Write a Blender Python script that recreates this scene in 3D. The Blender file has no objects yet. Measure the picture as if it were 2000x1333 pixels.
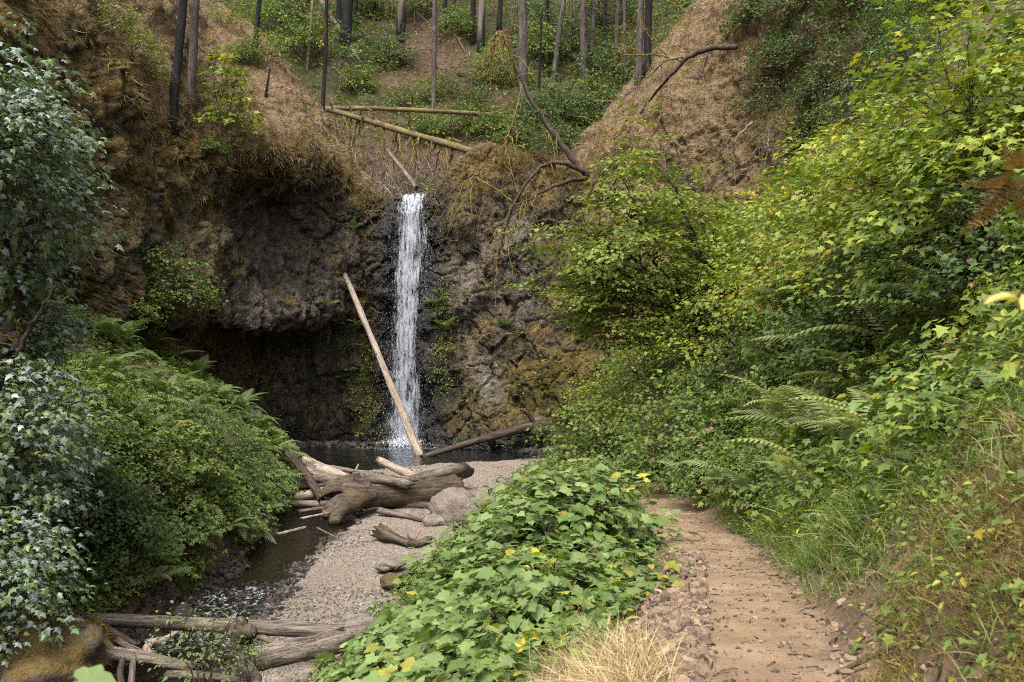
import bpy, math, random
import numpy as np
from mathutils import Vector, Matrix
from mathutils.bvhtree import BVHTree

# ------------------------------------------------------------------ camera, world, sun, exposure
S = bpy.context.scene
COL = S.collection
F = 1944.0                                     # focal length in photo pixels (35 mm on a 36 mm wide frame)
cam_d = bpy.data.cameras.new('camera'); cam = bpy.data.objects.new('camera', cam_d); COL.objects.link(cam)
cam_d.lens = 35.0; cam_d.sensor_width = 36.0; cam_d.clip_start = 0.05; cam_d.clip_end = 500
cam_d.dof.use_dof = True; cam_d.dof.focus_distance = 20.0; cam_d.dof.aperture_fstop = 5.6
cam.location = (0, 0, 0); cam.rotation_euler = (math.radians(90), 0, 0)
S.camera = cam

SUN_EL, SUN_AZ = math.radians(61), math.radians(-160)    # azimuth measured from +Y towards +X
W = bpy.data.worlds.new('World'); S.world = W; W.use_nodes = True
wn = W.node_tree.nodes; wl = W.node_tree.links
sky = wn.new('ShaderNodeTexSky'); sky.sky_type = 'NISHITA'; sky.sun_disc = False
sky.sun_elevation = SUN_EL; sky.sun_rotation = SUN_AZ; sky.air_density = 1.0; sky.dust_density = 4.0; sky.ozone_density = 1.0
hz = wn.new('ShaderNodeHueSaturation'); hz.inputs['Saturation'].default_value = 0.35      # high thin overcast: a paler sky
wl.new(sky.outputs[0], hz.inputs['Color']); wl.new(hz.outputs[0], wn['Background'].inputs[0]); wn['Background'].inputs[1].default_value = 0.15
sd = bpy.data.lights.new('sun', 'SUN'); sd.energy = 2.1; sd.angle = math.radians(32); sd.color = (1.0, 0.93, 0.82)
so = bpy.data.objects.new('sun', sd); COL.objects.link(so)
dirv = Vector((math.sin(SUN_AZ) * math.cos(SUN_EL), math.cos(SUN_AZ) * math.cos(SUN_EL), math.sin(SUN_EL)))
so.rotation_euler = dirv.to_track_quat('Z', 'Y').to_euler()
S.view_settings.view_transform = 'Standard'; S.view_settings.look = 'None'
S.view_settings.exposure = 1.35; S.view_settings.gamma = 1.0
S.render.engine = 'CYCLES'
cy = S.cycles
cy.max_bounces = 7; cy.diffuse_bounces = 4; cy.glossy_bounces = 2; cy.transmission_bounces = 4; cy.transparent_max_bounces = 12
cy.use_denoising = False; cy.filter_width = 1.05
cy.caustics_reflective = False; cy.caustics_refractive = False

rng = np.random.default_rng(11)
random.seed(11)

# ------------------------------------------------------------------ numpy noise
def _hash(ix, iy, iz, seed):
    h = (ix.astype(np.int64) * 374761393 + iy.astype(np.int64) * 668265263 + iz.astype(np.int64) * 2147483647 + seed * 1274126177) & 0xFFFFFFFF
    h = ((h ^ (h >> 13)) * 1274126177) & 0xFFFFFFFF
    h = ((h ^ (h >> 16)) * 2246822519) & 0xFFFFFFFF
    return ((h ^ (h >> 15)) & 0xFFFFFF) / float(0xFFFFFF)

def vnoise(x, y, z, seed=0):
    x, y, z = np.broadcast_arrays(np.asarray(x, float), np.asarray(y, float), np.asarray(z, float))
    ix, iy, iz = np.floor(x), np.floor(y), np.floor(z)
    fx, fy, fz = x - ix, y - iy, z - iz
    fx, fy, fz = [f * f * f * (f * (f * 6 - 15) + 10) for f in (fx, fy, fz)]
    r = 0
    for dx in (0, 1):
        for dy in (0, 1):
            for dz in (0, 1):
                w = (fx if dx else 1 - fx) * (fy if dy else 1 - fy) * (fz if dz else 1 - fz)
                r = r + w * _hash(ix + dx, iy + dy, iz + dz, seed)
    return r * 2 - 1

def fbm(x, y, z, oct=4, seed=0, gain=0.5):
    a, r, f = 1.0, 0, 1.0
    for k in range(oct):
        r = r + a * vnoise(np.asarray(x) * f + 17.3 * k, np.asarray(y) * f - 9.1 * k, np.asarray(z) * f, seed + k)
        a *= gain; f *= 2.03
    return r

def worley(x, y, z, seed=0):
    """nearest and second nearest feature point distance, and a random value per cell"""
    ix, iy, iz = np.floor(x), np.floor(y), np.floor(z)
    d1 = np.full(x.shape, 9.0); d2 = np.full(x.shape, 9.0); cr = np.zeros(x.shape)
    for a in (-1, 0, 1):
        for b in (-1, 0, 1):
            for c in (-1, 0, 1):
                jx, jy, jz = ix + a, iy + b, iz + c
                d = np.sqrt((jx + _hash(jx, jy, jz, seed) - x) ** 2 + (jy + _hash(jx, jy, jz, seed + 1) - y) ** 2 + (jz + _hash(jx, jy, jz, seed + 2) - z) ** 2)
                v = _hash(jx, jy, jz, seed + 3)
                near = d < d1
                d2 = np.where(near, d1, np.minimum(d2, d)); cr = np.where(near, v, cr); d1 = np.where(near, d, d1)
    return d1, d2, cr

def smooth(a, b, x):
    t = np.clip((x - a) / (b - a), 0, 1)
    return t * t * (3 - 2 * t)

def nrm(v):
    return v / np.maximum(np.linalg.norm(v, axis=-1, keepdims=True), 1e-9)

# ------------------------------------------------------------------ mesh building
class MB:
    """collects vertices, triangles and quads with a colour per vertex; build() links them as ONE mesh object"""
    def __init__(self):
        self.V, self.F3, self.F4, self.C, self.n = [], [], [], [], 0
    def add(self, V, F3=None, F4=None, C=None):
        V = np.asarray(V, float).reshape(-1, 3)
        self.V.append(V)
        if F3 is not None and len(F3): self.F3.append(np.asarray(F3, int).reshape(-1, 3) + self.n)
        if F4 is not None and len(F4): self.F4.append(np.asarray(F4, int).reshape(-1, 4) + self.n)
        if C is None: C = (1, 1, 1)
        C = np.asarray(C, float)
        self.C.append(np.broadcast_to(C, (len(V), 3)))
        self.n += len(V)
        return self
    def spread(self, T, M, P, C):
        """copies of template T=(V,F3,F4) with matrices M (m,3,3), positions P (m,3), colours C (m,3)"""
        V0, f3, f4 = T
        m, k = len(P), len(V0)
        if m == 0: return self
        V = np.einsum('mij,kj->mki', M, V0) + P[:, None, :]
        off = (np.arange(m) * k)[:, None, None]
        F3 = (f3[None] + off).reshape(-1, 3) if len(f3) else None
        F4 = (f4[None] + off).reshape(-1, 4) if len(f4) else None
        return self.add(V.reshape(-1, 3), F3, F4, np.repeat(C, k, axis=0))
    def mesh(self, name, mat, smooth_shade=False):
        V = np.concatenate(self.V) if self.V else np.zeros((0, 3))
        C = np.concatenate(self.C) if self.C else np.zeros((0, 3))
        F3 = np.concatenate(self.F3) if self.F3 else np.zeros((0, 3), int)
        F4 = np.concatenate(self.F4) if self.F4 else np.zeros((0, 4), int)
        me = bpy.data.meshes.new(name)
        me.vertices.add(len(V)); me.vertices.foreach_set('co', V.astype(np.float32).ravel())
        nl = F3.size + F4.size
        me.loops.add(nl)
        me.loops.foreach_set('vertex_index', np.concatenate([F3.ravel(), F4.ravel()]).astype(np.int32))
        me.polygons.add(len(F3) + len(F4))
        st = np.concatenate([np.arange(len(F3)) * 3, F3.size + np.arange(len(F4)) * 4]).astype(np.int32)
        me.polygons.foreach_set('loop_start', st)
        me.polygons.foreach_set('use_smooth', np.full(len(st), smooth_shade))
        a = me.color_attributes.new('col', 'FLOAT_COLOR', 'POINT')
        a.data.foreach_set('color', np.concatenate([C, np.ones((len(C), 1))], 1).astype(np.float32).ravel())
        me.update(calc_edges=True)
        me.validate()
        me.materials.append(mat)
        return me
    def build(self, name, mat, parent=None, smooth_shade=False):
        return link(name, self.mesh(name, mat, smooth_shade), parent)

def link(name, me, parent=None):
    o = bpy.data.objects.new(name, me); COL.objects.link(o)
    if parent is not None: o.parent = parent
    return o

def tag(o, label=None, cat=None, group=None, kind=None):
    if label: o['label'] = label
    if cat: o['category'] = cat
    if group: o['group'] = group
    if kind: o['kind'] = kind
    return o

def thing(name, label, cat, loc=(0, 0, 0), rotz=0.0, scale=1.0, group=None):
    o = bpy.data.objects.new(name, None); COL.objects.link(o)
    o.empty_display_size = 0.2
    o.location = loc; o.rotation_euler = (0, 0, rotz); o.scale = (scale,) * 3
    return tag(o, label, cat, group)

def P(px, py, Y):
    return np.array([(px - 1000) / F * Y, Y, (667 - py) / F * Y])

# ------------------------------------------------------------------ node helper
class NT:
    def __init__(self, name):
        self.m = bpy.data.materials.new(name); self.m.use_nodes = True
        self.t = self.m.node_tree; self.t.nodes.clear()
        self.out = self.t.nodes.new('ShaderNodeOutputMaterial')
    def n(self, typ, ins=None, **kw):
        nd = self.t.nodes.new(typ)
        for k, v in kw.items(): setattr(nd, k, v)
        for k, v in (ins or {}).items(): self.set(nd.inputs[k], v)
        return nd
    def set(self, sock, v):
        if isinstance(v, bpy.types.NodeSocket): self.t.links.new(v, sock)
        elif isinstance(v, (tuple, list)) and len(v) == 3 and sock.type == 'RGBA': sock.default_value = (*v, 1)
        else: sock.default_value = v
    def obj(self): return self.n('ShaderNodeTexCoord').outputs['Object']
    def attr(self, name='col'): return self.n('ShaderNodeAttribute', attribute_name=name)
    def scale(self, vec, s): return self.n('ShaderNodeMapping', {'Vector': vec, 'Scale': s}).outputs[0]
    def noise(self, vec, scale, detail=4, rough=0.55, dist=0.0):
        return self.n('ShaderNodeTexNoise', {'Vector': vec, 'Scale': scale, 'Detail': detail, 'Roughness': rough, 'Distortion': dist}).outputs['Fac']
    def vor(self, vec, scale, feature='F1', out='Distance'):
        return self.n('ShaderNodeTexVoronoi', {'Vector': vec, 'Scale': scale}, feature=feature).outputs[out]
    def ramp(self, fac, stops, mode='LINEAR'):
        r = self.n('ShaderNodeValToRGB', {'Fac': fac}); e = r.color_ramp.elements; r.color_ramp.interpolation = mode
        while len(e) < len(stops): e.new(0.5)
        for el, (p, c) in zip(e, stops):
            el.position = p; el.color = (*c, 1) if isinstance(c, (tuple, list)) else (c, c, c, 1)
        return r.outputs[0]
    def mix(self, fac, a, b, mode='MIX'):
        nd = self.n('ShaderNodeMix', data_type='RGBA', blend_type=mode)
        self.set(nd.inputs[0], fac); self.set(nd.inputs[6], a); self.set(nd.inputs[7], b)
        return nd.outputs[2]
    def math(self, op, a, b=0.0, clamp=False):
        nd = self.n('ShaderNodeMath', operation=op, use_clamp=clamp); self.set(nd.inputs[0], a); self.set(nd.inputs[1], b)
        return nd.outputs[0]
    def mapr(self, v, a, b, c=0.0, d=1.0):
        return self.n('ShaderNodeMapRange', {'Value': v, 'From Min': a, 'From Max': b, 'To Min': c, 'To Max': d}).outputs[0]
    def bump(self, h, strength=0.5, dist=0.05, normal=None):
        i = {'Height': h, 'Strength': strength, 'Distance': dist}
        if normal is not None: i['Normal'] = normal
        return self.n('ShaderNodeBump', i).outputs[0]
    def bsdf(self, color, rough=0.8, normal=None, spec=0.3):
        i = {'Base Color': color, 'Roughness': rough, 'Specular IOR Level': spec}
        if normal is not None: i['Normal'] = normal
        return self.n('ShaderNodeBsdfPrincipled', i).outputs[0]
    def done(self, shader):
        self.t.links.new(shader, self.out.inputs['Surface']); return self.m

def leaf_material(name, rough=0.45, trans=0.35, spec=0.5, tint=(1.25, 1.35, 0.6)):
    t = NT(name)
    c = t.attr().outputs['Color']
    nz = t.noise(t.obj(), 9.0, 2)
    c = t.mix(t.mapr(nz, 0.35, 0.65), t.mix(1.0, c, (0.86, 0.88, 0.86), 'MULTIPLY'), c)
    b = t.bsdf(c, rough, None, spec)
    tr = t.n('ShaderNodeBsdfTranslucent', {'Color': t.mix(1.0, c, tint, 'MULTIPLY')}).outputs[0]
    return t.done(t.n('ShaderNodeMixShader', {0: trans, 1: b, 2: tr}).outputs[0])

M_LEAF = leaf_material('green leaf', 0.55, 0.35, 0.32)
M_PALE = leaf_material('pale maple leaf', 0.48, 0.22, 0.5, (1.0, 1.15, 0.7))
M_FERN = leaf_material('fern leaf', 0.55, 0.3, 0.35)
M_DRY = leaf_material('dry grass blade', 0.75, 0.25, 0.15, (1.1, 1.0, 0.8))

def bark_material(name, c1, c2, c3, ring=(1, 1, 0.12), scale=9.0, moss=None, rough=0.85, bump=0.8):
    t = NT(name)
    o = t.obj()
    v = t.scale(o, ring)
    a = t.noise(v, scale, 6, 0.65, 0.6)
    b = t.noise(v, scale * 3.1, 5, 0.6)
    big = t.noise(o, 1.1, 3)
    c = t.ramp(a, [(0.30, c1), (0.5, c2), (0.72, c3)])
    c = t.mix(t.mapr(t.noise(t.scale(o, (1, 1, .4)), 2.4, 5, .65), 0.42, 0.66, 0.0, 0.75), c, c1)
    crack = t.noise(t.scale(o, (ring[0], ring[1], ring[2] * 0.45)), scale * 1.7, 3, 0.6, 1.2)
    ck = t.mapr(t.math('ABSOLUTE', t.math('SUBTRACT', crack, 0.5)), 0.0, 0.022)
    c = t.mix(ck, t.mix(1.0, c, (0.30, 0.27, 0.25), 'MULTIPLY'), c)
    if moss:
        m = t.math('MULTIPLY', t.mapr(t.noise(o, 2.3, 4, 0.6), 0.46, 0.62), moss[1], True)
        c = t.mix(m, c, moss[0])
    h = t.math('ADD', t.math('ADD', a, t.math('MULTIPLY', b, 0.5)), t.math('MULTIPLY', ck, 0.35))
    return t.done(t.bsdf(c, rough, t.bump(h, bump, 0.03), 0.2))

M_LOG = bark_material('weathered log wood', (0.060, 0.045, 0.035), (0.17, 0.138, 0.112), (0.33, 0.285, 0.245))
M_LOGPALE = bark_material('pale stripped log wood', (0.20, 0.155, 0.12), (0.36, 0.295, 0.235), (0.50, 0.43, 0.36))
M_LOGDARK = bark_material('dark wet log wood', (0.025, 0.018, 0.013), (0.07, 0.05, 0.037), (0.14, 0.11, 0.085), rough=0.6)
M_LOGMOSS = bark_material('mossy log bark', (0.07, 0.055, 0.035), (0.15, 0.12, 0.075), (0.24, 0.19, 0.10), moss=((0.20, 0.155, 0.035), 0.85))
M_ROOT = bark_material('old root wood', (0.030, 0.022, 0.017), (0.088, 0.066, 0.049), (0.19, 0.152, 0.12), (1, 1, 0.07), 7.0, moss=((0.15, 0.115, 0.03), 0.25))
M_BARK = bark_material('grey fir bark', (0.040, 0.033, 0.029), (0.098, 0.083, 0.074), (0.185, 0.165, 0.148), (1, 1, 0.10), 8.0)
M_CHAR = bark_material('charred bark', (0.006, 0.006, 0.007), (0.016, 0.015, 0.016), (0.045, 0.042, 0.042), (1, 1, 0.10), 8.0)
M_BRANCH = bark_material('dark branch bark', (0.03, 0.022, 0.016), (0.075, 0.055, 0.038), (0.14, 0.105, 0.075), (1, 1, 1), 6.0)
M_MOSSBRANCH = bark_material('mossy branch bark', (0.09, 0.065, 0.025), (0.21, 0.155, 0.04), (0.33, 0.25, 0.07), (1, 1, 1), 7.0)
M_TWIG = bark_material('dry twig', (0.10, 0.075, 0.055), (0.20, 0.16, 0.125), (0.36, 0.31, 0.26), (1, 1, 1), 3.0)

def char_fade(name):
    """grey bark above a fire-blackened base (a burn mark with a ragged edge)"""
    t = NT(name); o = t.obj()
    v = t.scale(o, (1, 1, 0.1))
    a = t.noise(v, 8.0, 6, 0.65, 0.6)
    grey = t.ramp(a, [(0.3, (0.055, 0.043, 0.036)), (0.5, (0.135, 0.11, 0.095)), (0.72, (0.22, 0.19, 0.165))])
    z = t.n('ShaderNodeSeparateXYZ', {0: o}).outputs[2]
    f = t.mapr(t.math('ADD', z, t.math('MULTIPLY', t.noise(v, 3.0, 3), 5.0)), 4.3, 5.4)
    c = t.mix(f, (0.012, 0.012, 0.012), grey)
    return t.done(t.bsdf(c, 0.85, t.bump(a, 0.8, 0.03), 0.2))
M_CHARBASE = char_fade('grey bark with burnt base')

# ------------------------------------------------------------------ ground heights
def tab(y, ys, vs): return np.interp(y, ys, vs)
TY = [-6, 0, 4.4, 6.2, 9.65, 11.9, 16.3, 20.2, 25, 30, 36, 46]
def trail_x(y): return tab(y, TY, [-0.3, 0.25, 1.09, 1.43, 2.08, 2.38, 2.62, 2.96, 2.9, 2.6, 2.3, 2.2])
def trail_z(y): return tab(y, TY, [-1.35, -1.45, -1.51, -1.70, -2.15, -2.40, -2.80, -3.05, -3.4, -3.8, -4.1, -4.1])
def gravel_z(y): return tab(y, [-6, 8, 15, 20, 28, 36, 46], [-5.5, -5.2, -4.82, -4.58, -4.36, -4.27, -4.3])
def water_z(y): return tab(y, [-6, 8, 15, 20, 25, 30, 34, 46], [-5.7, -5.4, -4.97, -4.74, -4.53, -4.43, -4.39, -4.39])
LY = [-6, 8, 13, 15.5, 16.8, 18, 20, 22.2, 25.5, 28, 31, 33.5, 36, 40, 46]
def creek_l(y): return tab(y, LY, [-7, -6.6, -6.4, -6.35, -6.15, -6.05, -5.8, -5.75, -5.95, -6.2, -6.6, -7.2, -8.2, -9.8, -10.5])
def creek_r(y): return tab(y, [-6, 8, 13, 15.5, 16.8, 18, 20, 22.2, 25.5, 28, 31, 33, 34, 35, 35.8, 36.4, 38, 46],
                              [-4, -4, -4, -4.2, -4.45, -4.4, -4.45, -4.5, -3.9, -4.4, -5.2, -5.7, -4.7, -2.9, -1.0, 0.6, 1.4, 1.5])
def gravel_r(y): return tab(y, [-6, 0, 5, 10, 14, 17, 20, 24, 30, 36, 46], [-4, -4, -4, -3.5, -2.9, -2.3, -1.85, -1.1, -0.1, 1.3, 1.8])
def bank_s(y): return tab(y, [-6, 0, 5, 10, 20, 30, 40, 46], [1.2, 1.2, 1.3, 1.35, 1.4, 1.4, 1.4, 1.4])

def ground_z(x, y):
    x, y = np.broadcast_arrays(np.asarray(x, float), np.asarray(y, float))
    tx, tz = trail_x(y) + 0.10 * fbm(0.0, y * 0.4, 5.0, 2, 77), trail_z(y)
    gz, wz, cl, cr, gr = gravel_z(y), water_z(y), creek_l(y), creek_r(y), gravel_r(y)
    cl = cl + 0.22 * np.sin(y * 1.9) * smooth(10, 14, y); cr = cr + 0.16 * np.sin(y * 2.3 + 1)
    n1 = fbm(x * 0.55, y * 0.55, 0.3, 4, 3)
    n2 = fbm(x * 2.2, y * 2.2, 1.3, 3, 9)
    # right bank above the trail
    d = np.maximum(x - (tx + 0.42), 0)
    s = bank_s(y)
    z_right = tz + s * (np.sqrt(d * d + 0.06) - 0.245) + np.minimum(d, 1.0) * (0.30 * n1 + 0.07 * n2)
    # slope left of the trail down to the gravel
    le = tx - 0.5
    t = np.clip((le - x) / np.maximum(le - gr, 0.2), 0, 1)
    z_left = tz + (gz - tz) * (t * 0.75 + 0.25 * t * t * (3 - 2 * t)) + np.minimum(t * 6, 1) * (1 - t) * (0.22 * n1 + 0.06 * n2)
    z = np.where(x > tx, z_right, np.where(x > le, tz, z_left))
    # gravel bar crowns a little between its edges, falls to the creek
    bar = np.clip((x - cr) / 0.9, 0, 1)
    zb = gz + 0.05 * n1 + 0.015 * n2
    zb = wz - 0.03 + (zb - wz + 0.03) * smooth(0, 1, bar)
    z = np.where(x < gr, np.minimum(z, zb), z)
    # creek bed
    wid = np.maximum(cr - cl, 0.3)
    u = (x - cl) / wid
    depth = tab(y, [0, 15, 17.5, 19.6, 20.6, 24, 30, 35, 38, 46], [0.20, 0.14, 0.10, 0.08, 0.22, 0.28, 0.25, 0.3, 0.7, 0.8])
    bed = wz - depth * np.clip(4 * u * (1 - u), 0, 1) ** 0.6 + 0.06 * fbm(x * 2.5, y * 2.5, 4.0, 3, 21)
    z = np.where((u > 0) & (u < 1), bed, z)
    # left bank
    dl = np.maximum(cl - x, 0)
    H = 6.0 + 1.2 * n1
    zl = wz + H * (1 - np.exp(-(1.55 - 0.25 * smooth(22, 27, y)) * dl / H)) + np.minimum(dl, 1) * (0.28 * n1 + 0.08 * n2)
    cave = smooth(32.6, 35.2, y)
    zl = zl * (1 - cave) + (wz + np.minimum(dl, 1.0) * 0.5 + 0.1 * n2) * cave
    z = np.where(x < cl, zl, z)
    near = smooth(9.0, 5.0, y) * smooth(0.42, 0.8, x - tx)
    z = z + near * (0.13 * fbm(x * 1.9, y * 1.9, 6.0, 3, 201) + 0.08 * np.abs(vnoise(x * 4.5, y * 4.5, 2.0, 202)) + 0.028 * fbm(x * 9, y * 9, 3.0, 2, 203))
    z = z + 0.018 * n2 + 0.010 * fbm(x * 3.1, y * 3.1, 2.0, 2, 5)
    return z

def hill_z(x, y):
    zc = tab(y, [40, 43, 48, 52, 57, 62, 68, 76, 90, 112, 130], [4.5, 5.6, 7.2, 9.4, 12.8, 16.4, 20.8, 27.0, 37, 53, 60])
    n = fbm(x * 0.16, y * 0.16, 7.7, 4, 31)
    return zc + 0.30 * np.maximum(np.abs(x + 2.5) - 7, 0) + 1.3 * n * smooth(46, 56, y) + 0.25 * fbm(x * 0.8, y * 0.8, 1.7, 3, 32)

def grid_faces(nu, nv):
    i = np.arange(nu - 1)[:, None] * nv + np.arange(nv - 1)[None, :]
    return np.stack([i, i + nv, i + nv + 1, i + 1], -1).reshape(-1, 4)

def heightgrid(X, Y, fn):
    Z = fn(X, Y)
    return np.stack([X, Y, Z], -1)

ALL_V, ALL_F, _n = [], [], 0
def to_bvh(V, Fq):
    global _n
    ALL_V.append(V.reshape(-1, 3)); ALL_F.append(Fq + _n); _n += V.reshape(-1, 3).shape[0]

# ground sheet: finer near the camera
ty = np.linspace(0, 1, 600); gy = -3 + 48.5 * ty ** 1.75
sx = np.linspace(-1, 1, 700); ax = np.sign(sx) * np.abs(sx) ** 1.45
GX = (ax[:, None] * (9 + 0.72 * (gy[None, :] + 5))) + 0.3
GY = np.broadcast_to(gy[None, :], GX.shape)
GV = heightgrid(GX, GY, ground_z)
tx = trail_x(GY)
zone_trail = smooth(0.62, 0.36, np.abs(GX - tx) + 0.22 * fbm(GX * 1.6, GY * 1.6, 0, 3, 44))
soil = np.clip(1.1 - GY / 9.0, 0, 1) * smooth(1.9, 0.5, GX - tx) * smooth(-1.2, -0.4, GX - tx)
zone_trail = np.maximum(zone_trail, 0.7 * soil * smooth(0.1, -0.2, GX - tx))
zone_gravel = smooth(0.25, -0.25, GX - gravel_r(GY) + 0.25 * fbm(GX, GY, 0, 3, 45)) * smooth(-0.1, 0.1, GX - creek_l(GY))
zone_wet = smooth(0.35, -0.1, GX - creek_r(GY) + 0.25 * fbm(GX * 1.5, GY * 1.5, 0, 3, 46)) * smooth(-0.25, 0.0, GX - creek_l(GY))

# ------------------------------------------------------------------ cliff: control points of the gorge walls, foot to ridge
CP = np.array([
 # foot             under             lip               mid face          brow              slope             ridge             behind
 [(-15.5,12,-1.0),(-15,12,1.0),(-14.6,12,3.0),(-14.6,12,6.0),(-15.0,12,9.8),(-18,13,13),(-23,15,19),(-32,16,29)],
 [(-13.6,21,-0.8),(-13.1,21,1.2),(-12.7,21,3.4),(-12.5,21,6.2),(-13.0,21,9.6),(-15.6,23,13.2),(-20,26,19.5),(-29,30,30)],
 [(-12.6,28.2,-1.2),(-12.1,28,0.6),(-11.6,27.6,2.4),(-11.7,27.6,5.6),(-12.4,28,8.9),(-13.4,32.5,12.2),(-18,41,20),(-24,47,29)],
 [(-12.2,36.8,-4.0),(-11.8,36.3,0.2),(-10.9,34.4,0.9),(-11.3,33.7,4.3),(-11.4,34.2,7.6),(-12.4,40,11.8),(-14.9,50,17.4),(-17,57,18)],
 [(-10.4,41.4,-4.5),(-10.2,40.8,0.0),(-9.7,37.4,0.45),(-10.3,39.3,4.9),(-9.8,37.4,7.1),(-10.6,42,10.9),(-11.2,47.5,13.7),(-12.5,55,12.5)],
 [(-8.3,43.0,-4.6),(-8.1,42.7,0.3),(-7.4,40.9,1.3),(-7.8,42.0,4.9),(-7.6,40.9,7.7),(-8.3,43.2,9.3),(-8.8,46.5,10.2),(-9.2,55,9.5)],
 [(-6.5,42.4,-4.6),(-6.5,42.6,-0.5),(-6.5,42.8,1.8),(-6.6,43.0,4.6),(-6.8,43.0,6.9),(-7.0,45,7.7),(-7.2,48,8.2),(-7.4,56,8.8)],
 [(-6.0,41.5,-4.6),(-5.7,42.3,-1.6),(-5.6,42.7,1.0),(-5.6,43.1,3.7),(-5.6,43.5,6.35),(-5.6,46,6.5),(-5.6,50,7.2),(-5.6,56,8.6)],
 [(-4.3,42.6,-4.7),(-4.3,43.0,-1.6),(-4.3,43.25,1.0),(-4.3,43.4,3.6),(-4.3,43.6,6.15),(-4.3,46,6.3),(-4.3,50,7.0),(-4.3,56,8.6)],
 [(-2.7,41.4,-4.6),(-3.0,42.2,-1.6),(-3.1,42.6,1.0),(-3.15,43.0,3.6),(-3.2,43.4,6.45),(-3.2,46,7.0),(-3.2,50,7.4),(-3.2,56,8.6)],
 [(-1.0,40.9,-4.6),(-1.1,41.4,-1.6),(-1.2,41.9,1.4),(-1.3,42.5,4.8),(-1.4,43.7,8.15),(-1.6,46,8.4),(-1.6,50,8.2),(-1.6,56,9)],
 [(1.5,39.4,-4.5),(1.4,40.5,-1.6),(1.3,41.4,1.6),(1.2,42.0,4.7),(1.1,43.3,7.6),(1.2,46.5,8.0),(1.3,50,8.4),(1.3,56,9)],
 [(4.0,38.6,-3.4),(3.8,39.8,-1.0),(3.6,40.7,2.0),(3.4,41.4,4.7),(3.3,42.6,7.4),(3.5,46,9.4),(3.8,50,9.6),(4,57,9.6)],
 [(7.2,38.6,0.6),(7.0,39.3,2.6),(6.8,40.0,4.8),(6.6,40.6,7.0),(6.5,42.0,9.8),(6.2,46,12.8),(6.2,51,12.8),(6.2,57,12.4)],
 [(10.6,35.5,4.6),(10.4,36.4,6.4),(10.2,37.5,8.4),(10.0,38.8,10.6),(9.8,41.4,13.4),(9.4,46,16.6),(9.4,52,16.6),(9.4,58,15)],
 [(16.5,33,12),(16.4,34,14),(16.2,35.2,16),(16,37,18),(15.8,40,20.4),(15,45.5,23),(15,52,23),(15,59,21)],
 [(26,30,26),(26,31,28),(26,33,30),(26,35,32),(26,39,34),(25,45,36),(25,52,36),(25,60,34)],
], float)

def catmull(A, t):
    n = len(A); k = np.clip(np.floor(t).astype(int), 0, n - 2); f = (t - k)[:, None, None]
    g = lambda i: A[np.clip(i, 0, n - 1)]
    p0, p1, p2, p3 = g(k - 1), g(k), g(k + 1), g(k + 2)
    m1, m2 = (p2 - p0) * 0.42, (p3 - p1) * 0.42
    return (2 * f**3 - 3 * f**2 + 1) * p1 + (f**3 - 2 * f**2 + f) * m1 + (-2 * f**3 + 3 * f**2) * p2 + (f**3 - f**2) * m2

cu = np.concatenate([np.linspace(0, 2, 60, False), np.linspace(2, 7, 400, False), np.linspace(7, 10, 140, False), np.linspace(10, 14, 260, False), np.linspace(14, 16, 40)])
cv = np.concatenate([np.linspace(0, 4, 340, False), np.linspace(4, 6, 170, False), np.linspace(6, 7, 30)])
A = catmull(CP, cu)                                     # (nu, 8, 3)
CV = catmull(A.transpose(1, 0, 2), cv).transpose(1, 0, 2)
def grid_normals(V):
    du = np.gradient(V, axis=0); dv = np.gradient(V, axis=1)
    return nrm(np.cross(du, dv))
CN = grid_normals(CV)
cx_, cy_, cz_ = CV[..., 0], CV[..., 1], CV[..., 2]
vv = np.broadcast_to(cv[None, :], cx_.shape); uu = np.broadcast_to(cu[:, None], cx_.shape)
face = 1 - smooth(3.95, 4.35, vv + 0.0 * uu)                          # rock face below the brow, loose slope above
lip = np.exp(-((uu - 8) / 0.45) ** 2)                    # the channel of the fall stays smoother
big = fbm(cx_ * 0.33, cy_ * 0.33, cz_ * 0.26, 3, 51)
mid = fbm(cx_ * 1.0, cy_ * 1.0, cz_ * 0.75, 3, 61)
fine = fbm(cx_ * 3.2, cy_ * 3.2, cz_ * 2.6, 3, 71)
rid = 1 - np.abs(vnoise(cx_ * 0.8, cy_ * 0.8, cz_ * 0.5, 81)) * 2
rid2 = 1 - np.abs(vnoise(cx_ * 2.1, cy_ * 2.1, cz_ * 1.2, 82)) * 2
wx_, wy2_, wz_ = cx_ + .25 * mid, cy_ + .25 * fine, cz_ + .2 * mid
d1, d2, cr1 = worley(wx_ * 0.95, wy2_ * 0.95, wz_ * 0.62, 301)
e1, e2, cr2 = worley(wx_ * 2.3, wy2_ * 2.3, wz_ * 1.7, 311)
block = 0.30 * (cr1 - .5) - 0.12 * smooth(.10, 0, d2 - d1) + 0.10 * (cr2 - .5) - 0.05 * smooth(.12, 0, e2 - e1)
disp = face * block + face * (0.65 * big + 0.20 * mid + 0.07 * fine + 0.08 * rid + 0.04 * rid2) + (1 - face) * (0.45 * big + 0.20 * mid + 0.07 * fine)
disp = disp * (1 - 0.75 * lip) * smooth(-0.01, 0.4, vv + 0.3)
CV = CV + CN * disp[..., None]
CN = grid_normals(CV)
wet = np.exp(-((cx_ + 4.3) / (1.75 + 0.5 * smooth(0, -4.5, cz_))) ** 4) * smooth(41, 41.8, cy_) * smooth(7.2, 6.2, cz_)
wet = np.maximum(wet, smooth(-3.4, -4.3, cz_) * smooth(33, 36, cy_))
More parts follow.
